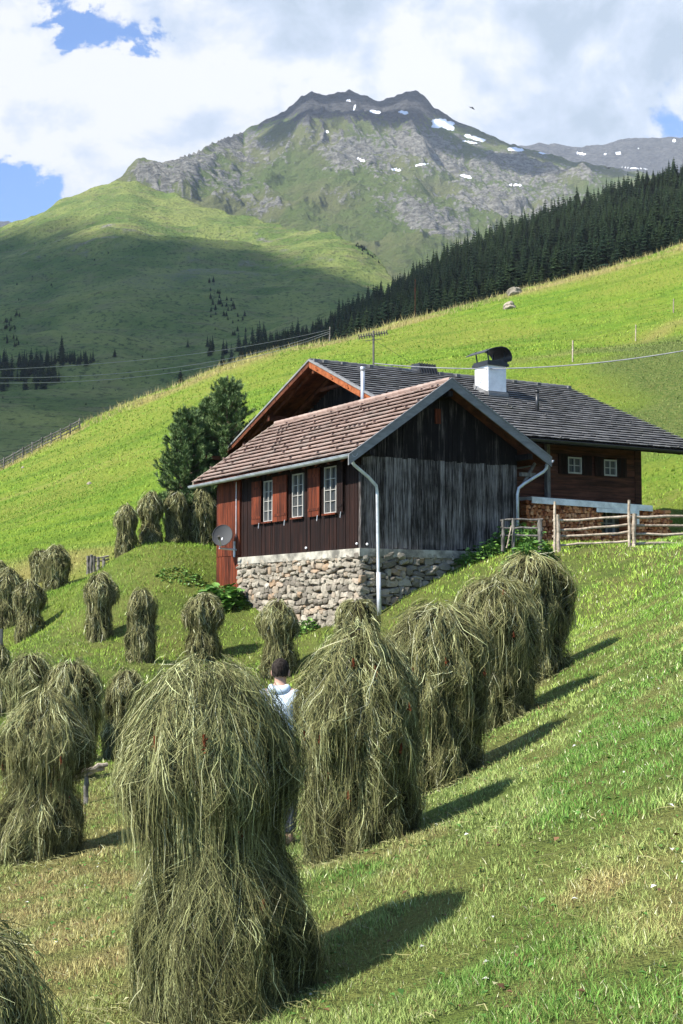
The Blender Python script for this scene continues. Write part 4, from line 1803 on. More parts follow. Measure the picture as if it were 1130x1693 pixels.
mb.tube([dc - dn * .1 - uy * .05, dc - dn * .18 - uy * .42 + ux * .1, H(-.12, 8.3, dc.z - .5)], .035, 8)
mb.tube([dc - uy * .42, dc - uy * .38 + dn * .5], .02, 8)
mb.tube([H(-.17, 8.35, dc.z - .75), H(-.17, 8.35, dc.z - .2)], .04, 8)
mb.build('mounting_arm', M['zinc_pale'], dish)
mb = MB()
mb.tube([dc - uy * .38 + dn * .44, dc - uy * .33 + dn * .56], .045, 10)
mb.build('receiver', M['iron'], dish)

# ---------------- stacked firewood in front of the base
random.seed(51)


def woodpile(label, g0, g1, z0, z1, l, skip=None):
    m = MB()
    z = z0
    while z < z1:
        h = random.uniform(.10, .15)
        u = g0
        while u < g1:
            w = random.uniform(.10, .21)
            c = u + w / 2
            if not (skip and skip[0] < c < skip[1] and z > skip[2]):
                d = random.uniform(-.05, .05)
                kind = random.random()
                o = H(u, l + d, z + random.uniform(-.02, .02))
                if kind < .45:
                    sh = [(.0, .0), (w * .95, random.uniform(0, .3) * h), (w * random.uniform(.2, .8), h * 1.05)]
                elif kind < .8:
                    sh = [(0, 0), (w * .9, random.uniform(-.1, .2) * h), (w * .95, h * .9), (w * .1, h * random.uniform(.7, 1.05))]
                else:
                    sh = [(w * .5 + w * .46 * math.cos(a), h * .5 + h * .5 * math.sin(a)) for a in [i * math.pi / 3.5 for i in range(7)]]
                n = len(sh)
                vs = [o + Gv * x + Vector((0, 0, y)) for x, y in sh] + [o + Gv * x + Vector((0, 0, y)) + Lv * .35 for x, y in sh]
                fs = [tuple(range(n)), tuple(range(2 * n - 1, n - 1, -1))] + [((i + 1) % n, i, n + i, n + (i + 1) % n) for i in range(n)]
                m.add(vs, fs)
            u += w * 1.02
        z += h * .95
    m2 = MB()
    Hb(m, g0, g1, l + .3, l + .42, z0, z1, 0.0) if not skip else [Hb(m, g0, skip[0], l + .3, l + .42, z0, z1, 0.0), Hb(m, skip[1], g1, l + .3, l + .42, z0, z1, 0.0), Hb(m, skip[0], skip[1], l + .3, l + .42, z0, skip[2], 0.0)]
    return tag(m.build('firewood_stack', M['firewood'], None), label, 'firewood')


woodpile('long stack of split orange firewood under the pale tin canopy of the farmhouse', 7.0, 11.75, 2.1, 3.69, .92, (10.3, 11.45, 2.72))
woodpile('smaller stack of split firewood at the right corner of the farmhouse', 11.95, 13.45, 2.15, 3.66, .92)

# ================================================================== RAIL FENCE on the right
random.seed(61)


def rail(m, p0, p1, r=.04, sag=.0):
    p0, p1 = Vector(p0), Vector(p1)
    pts, rr_ = [], []
    n = 7
    for i in range(n):
        f = i / (n - 1)
        p = p0.lerp(p1, f) + Vector((random.uniform(-.01, .01), random.uniform(-.02, .02), random.uniform(-.02, .02) - sag * math.sin(f * math.pi)))
        pts.append(p)
        rr_.append(r * random.uniform(.85, 1.15))
    m.tube(pts, rr_, 8)


YF = 41.3
fence = empty('rail_fence', P(980, 908, YF), 0)
tag(fence, 'pale wooden rail fence of split rails in front of the firewood stacks', 'fence')
for ya, yb in ((861, 853), (877, 866.5), (888, 879.5), (901, 894)):
    mb = MB()
    rail(mb, P(914, ya, YF - .1), P(1043, yb, YF), .036, .02)
    mb.build('rail', M['wood_pale'], fence)
for ya, yb in ((855, 853.5), (869.5, 869.5), (883.5, 884), (899, 899)):
    mb = MB()
    rail(mb, P(1040, ya, YF - .08), P(1215, yb, YF + .5), .042, .0)
    mb.build('rail', M['wood_pale'], fence)
for px, y0, y1, r_, lean in ((917, 830, 912, .035, 1), (924.5, 850, 912, .06, -2), (1040.5, 827, 910, .042, 0), (1048, 850, 912, .07, 1), (1175, 840, 915, .06, 0)):
    mb = MB()
    rail(mb, P(px + lean, y0, YF - .18), P(px, y1 + 4, YF - .18), r_)
    mb.build('post', M['wood_pale'] if r_ < .08 else M['wood_dark_grey'], fence)
gate = empty('wooden_gate', P(865, 908, YF), 0)
tag(gate, 'low weathered grey gate with thin rails between annex corner and pale fence', 'gate')
for ya, yb in ((860, 858.5), (872, 874), (884.5, 885.5)):
    mb = MB()
    rail(mb, P(828, ya, YF), P(898, yb, YF), .03)
    mb.build('rail', M['wood_dark_grey'], gate)
for px, y0, y1, r_ in ((893, 860, 906, .07), (849, 856, 925, .045), (832, 858, 905, .05)):
    mb = MB()
    rail(mb, P(px, y0, YF), P(px, y1 + 6, YF), r_)
    mb.build('post', M['wood_dark_grey'], gate)
mb = MB()
rail(mb, P(846, 868, YF - .1), P(838, 905, YF - .1), .02)
mb.build('brace', M['wood_pale'], gate)

# left distant fence at the meadow crest and hollow fence
fl_ = empty('field_fence', P(50, 742, 166), 0)
tag(fl_, 'distant grey rail fence running up the left edge of the bright meadow', 'fence')
fx = np.linspace(-40, 132, 12)
prev = None
for i, px in enumerate(fx):
    row = np.interp(px, [-40, 0, 110, 132], [782, 765, 714, 706])
    Y = np.interp(px, CREST[0], CREST[1]) - 5
    q = P(px, row, Y)
    zt = gz(q.x, Y)
    a = Vector((q.x, Y, zt))
    mb = MB()
    mb.tube([a - Vector((0, 0, .3)), a + Vector((.0, 0, 1.35))], .10, 6)
    mb.build('post', M['wood_dark_grey'], fl_)
    if prev:
        for k in (.35, .75, 1.12):
            mb = MB()
            rail(mb, prev + Vector((0, 0, k)), a + Vector((0, 0, k)), .07)
            mb.build('rail', M['wood_dark_grey'], fl_)
    prev = a
ff = empty('hollow_fence', P(150, 936, 64), 0)
tag(ff, 'short bit of pale plank fence in the hollow left of the grassy knoll', 'fence')
for px, h in ((146, 13), (151, 16), (156, 13), (163, 12), (172, 10)):
    mb = MB()
    q = P(px, 938, 64)
    rail(mb, (q.x, q.y, gz(q.x, q.y) - .1), (q.x, q.y, q.z + h / FPX * 64 + .15), .07)
    mb.build('post', M['wood_dark_grey'], ff)
for k in (5, 10):
    mb = MB()
    rail(mb, P(144, 938 - k - 3, 64), P(180, 930 - k, 66), .045)
    mb.build('rail', M['wood_pale'], ff)


def stake(px, rowb, h, Y, label, mat='wood_pale', r_=.06):
    x = (px - 565) / FPX * Y
    z = gz(x, Y)
    m = MB()
    rail(m, (x, Y, z - .3), (x + .05, Y, z + h), r_)
    tag(m.build('fence_stake', M[mat], None, origin=(x, Y, z)), label, 'stake')


stake(1057, 550, 1.6, 136, 'short wooden stake near the top of the rough pasture on the right')
stake(1121, 525, 1.5, 150, 'slanting wooden stake at the right edge just under the meadow crest')
stake(951, 606, 1.7, 108, 'wooden stake on the dry bank behind the chimney under the cable')
stake(545, 560, 2.0, 187, 'tiny stake on the meadow crest directly above the farmhouse gable', 'wood_dark_grey', .08)
stake(688, 480, 5.6, 191, 'thin reddish pole on the crest in front of the dark wood', 'wood_red', .035)

# boulders on the meadow crest
random.seed(71)


def boulder(px, row, w, h, Y, label):
    q = P(px, row, Y)
    z = gz(q.x, Y)
    k = Y / FPX
    m = MB()
    vs, fs = ICO[4]
    a = np.array(vs)
    d = 1 + .22 * fbm(a[:, 0] * 1.3 + px, a[:, 1] * 1.3 + a[:, 2] * 2, 4, 5)
    a = a * d[:, None] * np.array([w * k / 2, w * k / 2, h * k * .62]) + np.array([q.x, Y, z + h * k * .05])
    m.add([tuple(v) for v in a], fs, .35 if px > 846 else .8)
    return tag(m.build('boulder', M['stone'], None, origin=(q.x, Y, z)), label, 'boulder')


boulder(851, 487, 25, 18, 195, 'grey boulder on the meadow crest, the upper and paler of two')
boulder(843, 508, 22, 16, 180, 'low boulder with reddish earth just below the pale crest boulder')
boulder(148, 826, 8, 6, 118, 'small pale stone in the bright meadow left of the hay ricks')
boulder(38, 786, 5, 4, 150, 'tiny white stone near the left edge of the bright meadow')

# cables
M['cable'] = flat('weathered cable', (0.30, 0.30, 0.30), .7)
def cable(a, b, sag, r, label):
    m = MB()
    a, b = Vector(a), Vector(b)
    m.tube([a.lerp(b, i / 24) + Vector((0, 0, -sag * 4 * (i / 24) * (1 - i / 24))) for i in range(25)], r, 6)
    return tag(m.build('overhead_cable', M['cable'], None), label, 'cable')


cable(P(-120, 614, 120), P(545, 545, 187), 1.2, .028, 'uppermost of the thin cables hanging across the shaded hillside at left')
cable(P(-120, 622, 118), P(545, 548, 187), 2.1, .030, 'middle thin cable hanging across the shaded hillside at left')
cable(P(-120, 630, 116), P(545, 551, 187), 2.3, .032, 'lowest of the thin cables hanging across the shaded hillside at left')
cable(H(5.78, RL, RZ + .12), P(1260, 553, 50), .62, .022, 'single pale cable running from the ridge behind the chimney to the right edge')

# birds
def bird(px, row, Y, s, roll, label):
    q = P(px, row, Y)
    rot = Matrix.Rotation(roll, 3, 'Y') @ Matrix.Rotation(.5, 3, 'X')
    m = MB()

    def Q(*v):
        return q + rot @ (Vector(v) * s)
    m.tube([Q(-.42, 0, 0), Q(-.25, 0, .01), Q(0, 0, .03), Q(.25, 0, .02), Q(.42, 0, .0)], [.01 * s, .06 * s, .085 * s, .07 * s, .02 * s], 8)
    for d in (1, -1):
        m.add([Q(.2, .05 * d, .04), Q(.05, .5 * d, .12), Q(-.35, 1.05 * d, .02), Q(-.1, .45 * d, .09), Q(-.12, .05 * d, .02),
               Q(.2, .05 * d, .02), Q(.05, .5 * d, .10), Q(-.35, 1.05 * d, .005), Q(-.1, .45 * d, .07), Q(-.12, .05 * d, .0)],
              [(0, 1, 3, 4), (1, 2, 3), (5, 9, 8, 6), (6, 8, 7), (0, 5, 6, 1), (1, 6, 7, 2), (2, 7, 8, 3), (3, 8, 9, 4)], .3)
        m.add([Q(-.35, .0, .01), Q(-.7, .13 * d, .02), Q(-.5, .03 * d, .01), Q(-.35, 0, -.01)], [(0, 1, 2), (3, 2, 1), (0, 3, 1)], .3)
    return tag(m.build('swallow', M['bird'], None), label, 'bird')


M['bird'] = flat('dark plumage', (0.02, 0.022, 0.03), .6)
bird(781, 179, 60, .30, .5, 'dark swallow gliding just right of the rocky summit')
bird(1007, 278, 70, .24, -.3, 'small dark swallow in front of the far ridge at the right')
bird(370, 106, 90, .09, .2, 'tiny swallow high in the white cloud left of the summit')
# ================================================================== HAY RICKS
def m_hay(t, b, obj, pos):
    c = t.attr('tint', True)
    n = t.noise(pos, 4.0, 3, .6)
    c = t.mix(t.step(n, .3, .7), t.vmath('SCALE', c, scale=.78), c)
    t.put(b.inputs['Base Color'], c)


M['hay'] = material('hung hay', m_hay, .75, .25)
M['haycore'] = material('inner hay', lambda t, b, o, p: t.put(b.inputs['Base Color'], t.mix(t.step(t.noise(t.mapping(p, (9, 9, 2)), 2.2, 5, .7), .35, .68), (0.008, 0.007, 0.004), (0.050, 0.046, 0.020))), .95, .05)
M['dock'] = material('dried dock seed', lambda t, b, o, p: t.put(b.inputs['Base Color'], t.mix(t.attr('tone'), (0.10, 0.025, 0.010), (0.30, 0.085, 0.035))), .8, .1)
M['pole'] = M['wood_dark_grey']

HAY = np.array([[0.040, 0.036, 0.014], [0.090, 0.085, 0.030], [0.160, 0.155, 0.055], [0.235, 0.220, 0.085], [0.34, 0.315, 0.145], [0.47, 0.44, 0.25], [0.62, 0.60, 0.42]])
HP = np.array([0, .18, .40, .60, .78, .92, 1.0])


def hay_col(v, green=0.0):
    v = np.clip(v, 0, 1)
    c = np.stack([np.interp(v, HP, HAY[:, i]) for i in range(3)], -1)
    if np.any(green):
        gcol = np.array([0.135, 0.158, 0.058])
        c = c * (1 - .75 * green[:, None]) + (c.mean(1)[:, None] * 7.5 * gcol) * .75 * green[:, None]
    return c


# profiles: (height fraction, radius fraction)
PROFILES = {
    'cap': ([0, .13, .22, .30, .40, .47, .54, .60, .66, .77, .84, .88, .93, .957, .985, 1.0], [.92, 1.0, .98, .88, .70, .60, .70, .90, 1.0, .94, .78, .69, .53, .43, .27, 0.0]),
    'mushroom': ([0, .05, .15, .30, .40, .48, .54, .62, .72, .80, .87, .93, .975, 1.0], [.66, .72, .74, .70, .62, .60, .80, .98, 1.0, .90, .74, .54, .30, 0.0]),
    'bell': ([0, .10, .20, .30, .42, .55, .66, .76, .84, .90, .95, .98, 1.0], [.74, .84, .84, .82, .90, 1.0, .98, .86, .68, .52, .36, .20, 0.0]),
    'dome': ([0, .05, .2, .4, .55, .68, .78, .86, .92, .96, .985, 1.0], [.72, .78, .80, .86, .94, 1.0, .99, .90, .76, .58, .36, 0.0]),
    'twotier': ([0, .04, .14, .28, .38, .45, .51, .60, .70, .79, .87, .93, .975, 1.0], [.74, .84, .90, .84, .68, .60, .78, 1.0, 1.0, .88, .68, .48, .27, 0.0]),
    'pillar': ([0, .05, .18, .3, .42, .5, .62, .75, .85, .92, .97, 1.0], [.80, .90, .84, .92, .74, .68, .90, .92, .78, .56, .32, 0.0]),
}


def hay_rick(px, row_base, Y, Hh, Wd, prof, n, sw, label, seed, lean=0.0, squash=.9, green=.25, asym=0.0, dock=0, post=None, slen=(.12, .50), lumpy=1.0):
    r = np.random.default_rng(seed)
    Wd = Wd * .93
    x0 = (px - 565) / FPX * Y
    z0 = gz(x0, Y)
    hs, rs = PROFILES[prof]
    zz = np.linspace(0, 1, 160)
    rr = np.interp(zz, hs, rs)
    if prof != 'cap':
        rr = rr * (1 - .10 * sstep(zz, .72, .97))
    k = np.ones(7) / 7
    rr = np.convolve(np.pad(rr, 3, mode='edge'), k, 'valid')
    rr[-1] = 0
    Rm = Wd / 2 / 1.10

    def surf(th, f, shrink=1.0):
        """th angle, f height fraction -> local xyz"""
        rad = np.interp(f, zz, rr) * Rm * shrink
        cx, sy = np.cos(th), np.sin(th)
        lump = 1 + lumpy * (.24 * fbm(cx * 1.5 + seed, sy * 1.5 + f * 2.4, 3, seed % 90) + .20 * fbm(cx * 3.4 + seed, sy * 3.4 + f * 5.5, 3, seed % 80))
        rad = rad * lump * (1 + asym * cx * np.where(f < .5, 1, -.4))
        return np.stack([rad * cx + lean * Hh * f * (1 if True else 0), rad * sy * squash, f * Hh + 0 * th], -1)

    def ground_drop(x, y, f):
        # let the foot of the rick follow the slope
        gzz = ground_z(x0 + x, Y + y) - z0
        return gzz * np.clip(1 - f * 2.2, 0, 1)
    # core
    nt, nf = 40, 46
    TH, F = np.meshgrid(np.linspace(0, 2 * np.pi, nt, endpoint=False), np.linspace(0, .985, nf), indexing='ij')
    V = surf(TH.ravel(), F.ravel(), .90)
    V[:, :2] *= (1 + .06 * r.normal(0, 1, (len(V), 1)).clip(-1.5, 1.5))
    V[:, 2] += ground_drop(V[:, 0], V[:, 1], F.ravel()) - .03
    i = np.arange(nt)[:, None]
    j = np.arange(nf - 1)[None]
    a = (i * nf + j)
    b_ = (((i + 1) % nt) * nf + j)
    faces = np.stack([a, b_, b_ + 1, a + 1], -1).reshape(-1, 4)
    top = np.array([[k * nf + nf - 1 for k in range(nt)]])
    root = empty('hay_rick', (x0, Y, z0), 0)
    tag(root, label, 'hay rick', 'ricks of hay drying on poles')
    og = np.array([x0, Y, z0])
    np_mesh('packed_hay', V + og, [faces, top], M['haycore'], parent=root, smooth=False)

    # strands following the surface downwards
    def strands(n, f0, ll, width, outw, wild=0.06, tone_shift=0.0):
        K = 6
        # strands come in matted locks: neighbours share start, direction, lift and colour
        nl = max(20, n // 16)
        lk = r.integers(0, nl, n)
        solo = r.random(n) < .30
        th = r.uniform(0, 2 * np.pi, nl)[lk] + r.normal(0, .05, n)
        fj = np.where(solo, f0, f0[lk % n] + r.normal(0, .022, n))
        th = np.where(solo, r.uniform(0, 2 * np.pi, n), th)
        f = np.clip(fj, .01, .995)
        f0 = f.copy()
        dirt = r.normal(0, .24, nl)[lk] + r.normal(0, .10, n) + (r.random(n) < wild) * r.normal(0, 1.8, n)
        curl = r.normal(0, .10, nl)[lk] + r.normal(0, .05, n)
        L = (r.uniform(*ll, nl)[lk]) * r.uniform(.6, 1.2, n) * (1 + (r.random(n) < .08) * .7)
        hole = fbm(np.cos(th) * 3.5 + seed * 3, np.sin(th) * 3.5 + f * Hh * 3.6, 3, 47)
        kp = (hole > -.14) | (r.random(n) < .16)
        th, f, f0, dirt, curl, L, lk, solo = [q_[kp] for q_ in (th, f, f0, dirt, curl, L, lk, solo)]
        n = len(th)
        pts = np.zeros((n, K, 3))
        lump_f = .5 * r.normal(0, .55, nl)[lk] + .6 * fbm(np.cos(th) * 3 + seed, np.sin(th) * 3 + f * 5, 3, 7)
        free = r.random(nl)[lk] < .22
        out0 = (r.random(nl) ** 2 * .11)[lk] * np.where(solo, .5, 1) + np.abs(r.normal(0, .015, n)) - .02
        outt = (r.normal(0, outw, nl))[lk] + r.normal(0, .012, n) + (r.random(n) < .05) * r.uniform(.03, .12, n)
        prev = None
        thk = th.copy()
        for k in range(K):
            p = surf(thk, f)
            nrm = np.stack([np.cos(thk), np.sin(thk), .9 * sstep(f, .75, 1.0)], -1)
            q = p + nrm * (out0 + outt * (k / (K - 1)) ** 1.5)[:, None]
            if prev is not None:
                hang = free & (np.hypot(q[:, 0], q[:, 1]) < np.hypot(prev[:, 0], prev[:, 1]))
                q[hang, :2] = prev[hang, :2] * .97 + q[hang, :2] * .03
            q[:, :2] += r.normal(0, .007, (n, 2))
            pts[:, k] = q
            prev = q
            seg = L / (K - 1)
            radf = np.interp(f, zz, rr) * Rm
            drdz = np.abs(np.gradient(rr * Rm, zz * Hh))
            sl_ = np.interp(f, zz, drdz)
            down = seg / np.sqrt(1 + np.minimum(sl_, 3) ** 2 + dirt ** 2)
            dirt = dirt + curl
            thk = thk + dirt * down / np.maximum(radf, .12)
            f = np.clip(f - down / Hh, 0.0, 1)
        pts[:, :, 2] += ground_drop(pts[:, :, 0], pts[:, :, 1], pts[:, :, 2] / Hh)
        pts[:, :, 2] += r.normal(0, .006, (n, K))
        # ribbon
        tan = np.gradient(pts, axis=1)
        tan /= np.linalg.norm(tan, axis=2, keepdims=True) + 1e-6
        nr = np.zeros_like(pts)
        nr[:, :, 0] = np.cos(th)[:, None]
        nr[:, :, 1] = np.sin(th)[:, None]
        nr += r.normal(0, .55, (n, 1, 3))
        side = np.cross(tan, nr)
        side /= np.linalg.norm(side, axis=2, keepdims=True) + 1e-6
        w = width * r.uniform(.5, 1.25, n)[:, None] * np.array([.7, 1, 1, .9, .7, .25])[None]
        A = pts - side * w[:, :, None] / 2
        B = pts + side * w[:, :, None] / 2
        VV = np.stack([A, B], 2).reshape(n, K * 2, 3)
        base = np.arange(n)[:, None] * (K * 2)
        q = np.arange(K - 1)[None] * 2
        FF = np.stack([base + q, base + q + 1, base + q + 3, base + q + 2], -1).reshape(-1, 4)
        tv = .33 + .27 * r.normal(0, 1, n) + .34 * lump_f + (r.random(n) < .05) * .4 + tone_shift + .12 * sstep(f0, .4, .9)
        gr = np.clip(green + .4 * lump_f + .3 * r.normal(0, 1, n), 0, .8)
        cc = np.clip(hay_col(tv, gr) * 1.15, 0, .85)
        CC = np.repeat(cc, K * 2, axis=0)
        return VV.reshape(-1, 3), FF, CC
    arc = np.hypot(np.gradient(rr * Rm), np.gradient(zz * Hh)) * (rr * Rm + .05)
    cdf = np.cumsum(arc)
    cdf /= cdf[-1]
    f0 = np.interp(r.random(n), cdf, zz)
    v1, f1, c1 = strands(n, f0, slen, sw, .02)
    # fringe of the overhangs
    m = n // 7
    bel = .58 if prof in ('mushroom', 'twotier') else .42
    f0b = np.clip(r.normal(bel + .14, .06, m), .1, .9)
    v2, f2, c2 = strands(m, f0b, (.35, .8), sw, .05)
    v3, f3, c3 = strands(n // 8, np.clip(np.abs(r.normal(0, .09, n // 8)) + .04, 0, .4), (.2, .55), sw, .085, tone_shift=-.08)
    V = np.concatenate([v1, v2, v3])
    F = np.concatenate([f1, f2 + len(v1), f3 + len(v1) + len(v2)])
    np_mesh('hanging_hay', V + og, F, M['hay'], parent=root, colors=np.concatenate([c1, c2, c3]))
    if dock:
        for k in range(dock):
            mb = MB()
            stem = []
            thd = r.uniform(-2.8, -.5)
            fd = r.uniform(.25, .9)
            p = surf(np.array([thd]), np.array([fd]))[0] + og
            nn = Vector((math.cos(thd), math.sin(thd), .3)).normalized()
            c = Vector(p) + nn * .07
            for q in range(22):
                cc = c + Vector(r.normal(0, .011, 3)) + Vector((0, 0, -.06 * r.random()))
                d = Vector(r.normal(0, 1, 3)).normalized() * .010
                e = Vector(r.normal(0, 1, 3)).normalized() * .008
                mb.add([cc - d, cc + e, cc + d, cc - e], [(0, 1, 2, 3)], float(r.random()))
            mb.tube([c + Vector((0, 0, .03)), c, c + Vector((.005, 0, -.045))], .010, 6, .1)
            mb.build('dried_seed_head', M['dock'], root)
    mb = MB()
    ptop = Hh + (post or -.06)
    mb.tube([(x0, Y, z0 - .2), (x0 + lean * Hh * .5, Y, z0 + Hh * .5), (x0 + lean * Hh, Y, z0 + ptop)], .04 if not post else .075, 8, .5)
    for k, hk in enumerate((.45, .8, 1.15, 1.5)):
        if hk < Hh - .3:
            a = k * 1.57 + seed
            dx, dy = math.cos(a) * Rm * .5, math.sin(a) * Rm * .45
            mb.tube([(x0 - dx, Y - dy, z0 + hk), (x0 + dx, Y + dy, z0 + hk)], .015, 6, .6)
    mb.build('pole', M['pole'], root)
    return root


def hfor(top, base, Y):
    return (base - top) / FPX * Y


def wfor(w, Y):
    return w / FPX * Y


RK = [  # px, base, Y, top, width, profile, strands, strand width, label, seed, kwargs
    (366, 1655, 8.95, 1096, 308, 'cap', 34000, .0050, 'biggest nearest hay rick in the centre foreground with an overhanging cap and bulging foot', 1, dict(asym=.13, green=.5, dock=4, lean=-.04, lumpy=.7)),
    (596, 1408, 13.3, 1030, 214, 'bell', 18000, .007, 'tall green hay rick with reddish seed heads right of the person', 2, dict(green=.38, dock=9, asym=.05)),
    (715, 1296, 16.9, 1000, 176, 'dome', 14000, .008, 'hay rick between the one with red seed heads and the pair below the fence gate', 3, dict(green=.25, dock=6, lean=.03)),
    (818, 1196, 20.6, 956, 152, 'dome', 12000, .009, 'front one of two overlapping hay ricks on the right below the gate', 4, dict(green=.3, dock=3)),
    (880, 1120, 24.0, 918, 140, 'dome', 9000, .011, 'rear one of two overlapping hay ricks on the right, nearest the leafy bush', 5, dict(green=.2, lean=-.02)),
    (78, 1416, 18.0, 1140, 156, 'twotier', 14000, .0085, 'large dark hay rick standing in front of two others at the left edge', 6, dict(green=.3, dock=5, asym=-.08)),
    (120, 1290, 25.0, 1092, 96, 'dome', 7000, .011, 'hay rick peeking out behind the right shoulder of the large dark left one', 7, dict(green=.2)),
    (55, 1252, 30.0, 1079, 84, 'dome', 6000, .012, 'green-capped hay rick partly hidden at the left, farther back than its right neighbour', 8, dict(green=.5)),
    (212, 1262, 31.0, 1105, 78, 'pillar', 6000, .013, 'brownish hay rick just left of the biggest foreground rick', 9, dict(green=.05)),
    (462, 1116, 40.0, 991, 70, 'twotier', 5000, .017, 'hay rick in front of the rubble wall directly above the person', 10, dict(green=.15)),
    (590, 1106, 38.5, 992, 78, 'dome', 4500, .017, 'hay rick whose top shows between two nearer ones under the downpipe', 11, dict(green=.15)),
    (338, 1093, 43.0, 979, 72, 'twotier', 5000, .018, 'hay rick below the leafy plant at the corner of the red boarding', 12, dict(green=.15)),
    (235, 1093, 41.0, 972, 54, 'pillar', 4500, .018, 'slim hay rick alone on the open grass, middle of three below the knoll', 13, dict(green=.0)),
    (166, 1057, 45.0, 945, 56, 'mushroom', 4500, .019, 'slim two-tier hay rick, left and highest of three below the knoll', 14, dict(green=.0)),
    (50, 1052, 51.0, 957, 54, 'twotier', 4000, .021, 'hay rick at the left, in front of the one cut by the picture edge', 15, dict(green=.0)),
    (14, 1030, 53.0, 938, 52, 'twotier', 4000, .022, 'hay rick at the left edge behind its darker right neighbour', 16, dict(green=.1)),
    (93, 976, 62.0, 900, 50, 'bell', 4000, .024, 'broad dark hay rick at the left end of the grassy knoll', 17, dict(green=.1)),
    (66, 962, 65.0, 909, 34, 'dome', 2500, .026, 'hay rick mostly hidden behind the broad one at the left end of the knoll', 18, dict(green=.1)),
    (-6, 985, 66.0, 928, 34, 'dome', 2500, .026, 'small hay rick cut by the left picture edge, highest there', 19, dict(green=.1)),
    (208, 910, 54.0, 834, 40, 'twotier', 4000, .022, 'leftmost of the four hay ricks in a row on the knoll beside the stone pines', 20, dict(green=.0)),
    (249, 902, 55.0, 811, 42, 'twotier', 4000, .022, 'second from left of the four hay ricks in a row on the knoll', 21, dict(green=.1)),
    (290, 898, 55.5, 812, 44, 'pillar', 4000, .022, 'third from left of the four hay ricks in a row on the knoll', 22, dict(green=.1)),
    (336, 901, 56.0, 807, 52, 'bell', 4500, .022, 'rightmost and widest hay rick of the row on the knoll, beside the red boarding', 23, dict(green=.1)),
    (3, 1188, 36.0, 1062, 34, 'pillar', 3500, .015, 'hay rick cut by the left edge with its grey pole sticking out on top', 24, dict(green=.0, post=.35)),
    (-40, 2060, 5.2, 1562, 250, 'dome', 14000, .0055, 'hay rick cut off by the bottom left corner of the picture', 25, dict(green=.4)),
]
for px, base, Y, top, w, prof, n, sw, lab, seed, kw in RK:
    x0 = (px - 565) / FPX * Y
    ztop = P(px, top, Y).z
    Hh = ztop - gz(x0, Y)
    hay_rick(px, base, Y, Hh, wfor(w, Y), prof, int(n * 1.45), sw * .68, lab, seed, **kw)

# wooden rails lying behind the left rick
pr_ = empty('stacked_rails', (P(160, 1270, 22).x, 22, gz(P(160, 1270, 22).x, 22)), 0)
tag(pr_, 'pale wooden rails propped on a short post behind the large dark left rick', 'rails')
for a, b_ in (((132, 1277), (178, 1262)), ((128, 1283), (172, 1270))):
    mb = MB()
    rail(mb, P(*a, 22), P(*b_, 22.3), .035)
    mb.build('rail', M['wood_pale'], pr_)
mb = MB()
q = P(143, 1285, 22.1)
rail(mb, (q.x, q.y, gz(q.x, q.y) - .1), (q.x, q.y, q.z + .12), .04)
mb.build('post', M['wood_dark_grey'], pr_)


# ================================================================== GRASS
def m_blade(t, b, obj, pos):
    t.put(b.inputs['Base Color'], t.attr('tint', True))
    b.inputs['Subsurface Weight'].default_value = 0


M['blade'] = material('grass blades', m_blade, .7, .2)


def grass(name, Y0, Y1, dens, hgt, wid, label, uw=.31, seed=1, five=True, colf=None, filt=None, lie=0.25):
    r = np.random.default_rng(seed)
    area = uw * (Y1 ** 2 - Y0 ** 2)
    n = int(area * dens)
    y = np.sqrt(r.uniform(Y0 ** 2, Y1 ** 2, n))
    x = r.uniform(-uw, uw, n) * y
    cl_ = fbm(x * 1.6, y * 1.6, 3, 13)
    keep = r.random(n) < .62 + .6 * cl_
    if filt is not None:
        keep &= filt(x, y)
    x, y, cl_ = x[keep], y[keep], cl_[keep]
    n = len(x)
    z = ground_z(x, y)
    h = hgt * r.uniform(.45, 1.3, n) * (1 + .6 * cl_)
    w = wid * r.uniform(.6, 1.3, n)
    a = r.uniform(0, 2 * np.pi, n)
    ln = r.normal(0, 1, (n, 2)) * lie * h[:, None] * 2
    flat_ = r.random(n) < .18
    ln[flat_] *= 2.6
    hz = np.where(flat_, h * .35, h)
    s = np.stack([np.cos(a), np.sin(a)], -1) * (w / 2)[:, None]
    b0 = np.stack([x, y, z - .01], -1)
    S3 = np.concatenate([s, np.zeros((n, 1))], 1)
    tip = b0 + np.concatenate([ln, (hz + .01)[:, None]], 1)
    col = colf(x, y, r, cl_)
    if five:
        mid = b0 + np.concatenate([ln * .35, (hz * .6)[:, None]], 1)
        V = np.stack([b0 - S3, b0 + S3, mid - S3 * .8, mid + S3 * .8, tip], 1).reshape(-1, 3)
        o = np.arange(n)[:, None] * 5
        F = [np.concatenate([o, o + 1, o + 3, o + 2], 1), np.concatenate([o + 2, o + 3, o + 4], 1)]
        k = 5
    else:
        V = np.stack([b0 - S3, b0 + S3, tip], 1).reshape(-1, 3)
        o = np.arange(n)[:, None] * 3
        F = [np.concatenate([o, o + 1, o + 2], 1)]
        k = 3
    return tag(np_mesh(name, V, F, M['blade'], colors=np.repeat(col, k, axis=0)), label, 'grass', kind='stuff')


GR = np.array([0.065, 0.150, 0.022])
YG = np.array([0.165, 0.215, 0.045])
PG = np.array([0.200, 0.245, 0.085])
ST = np.array([0.270, 0.240, 0.095])
BR = np.array([0.130, 0.085, 0.040])


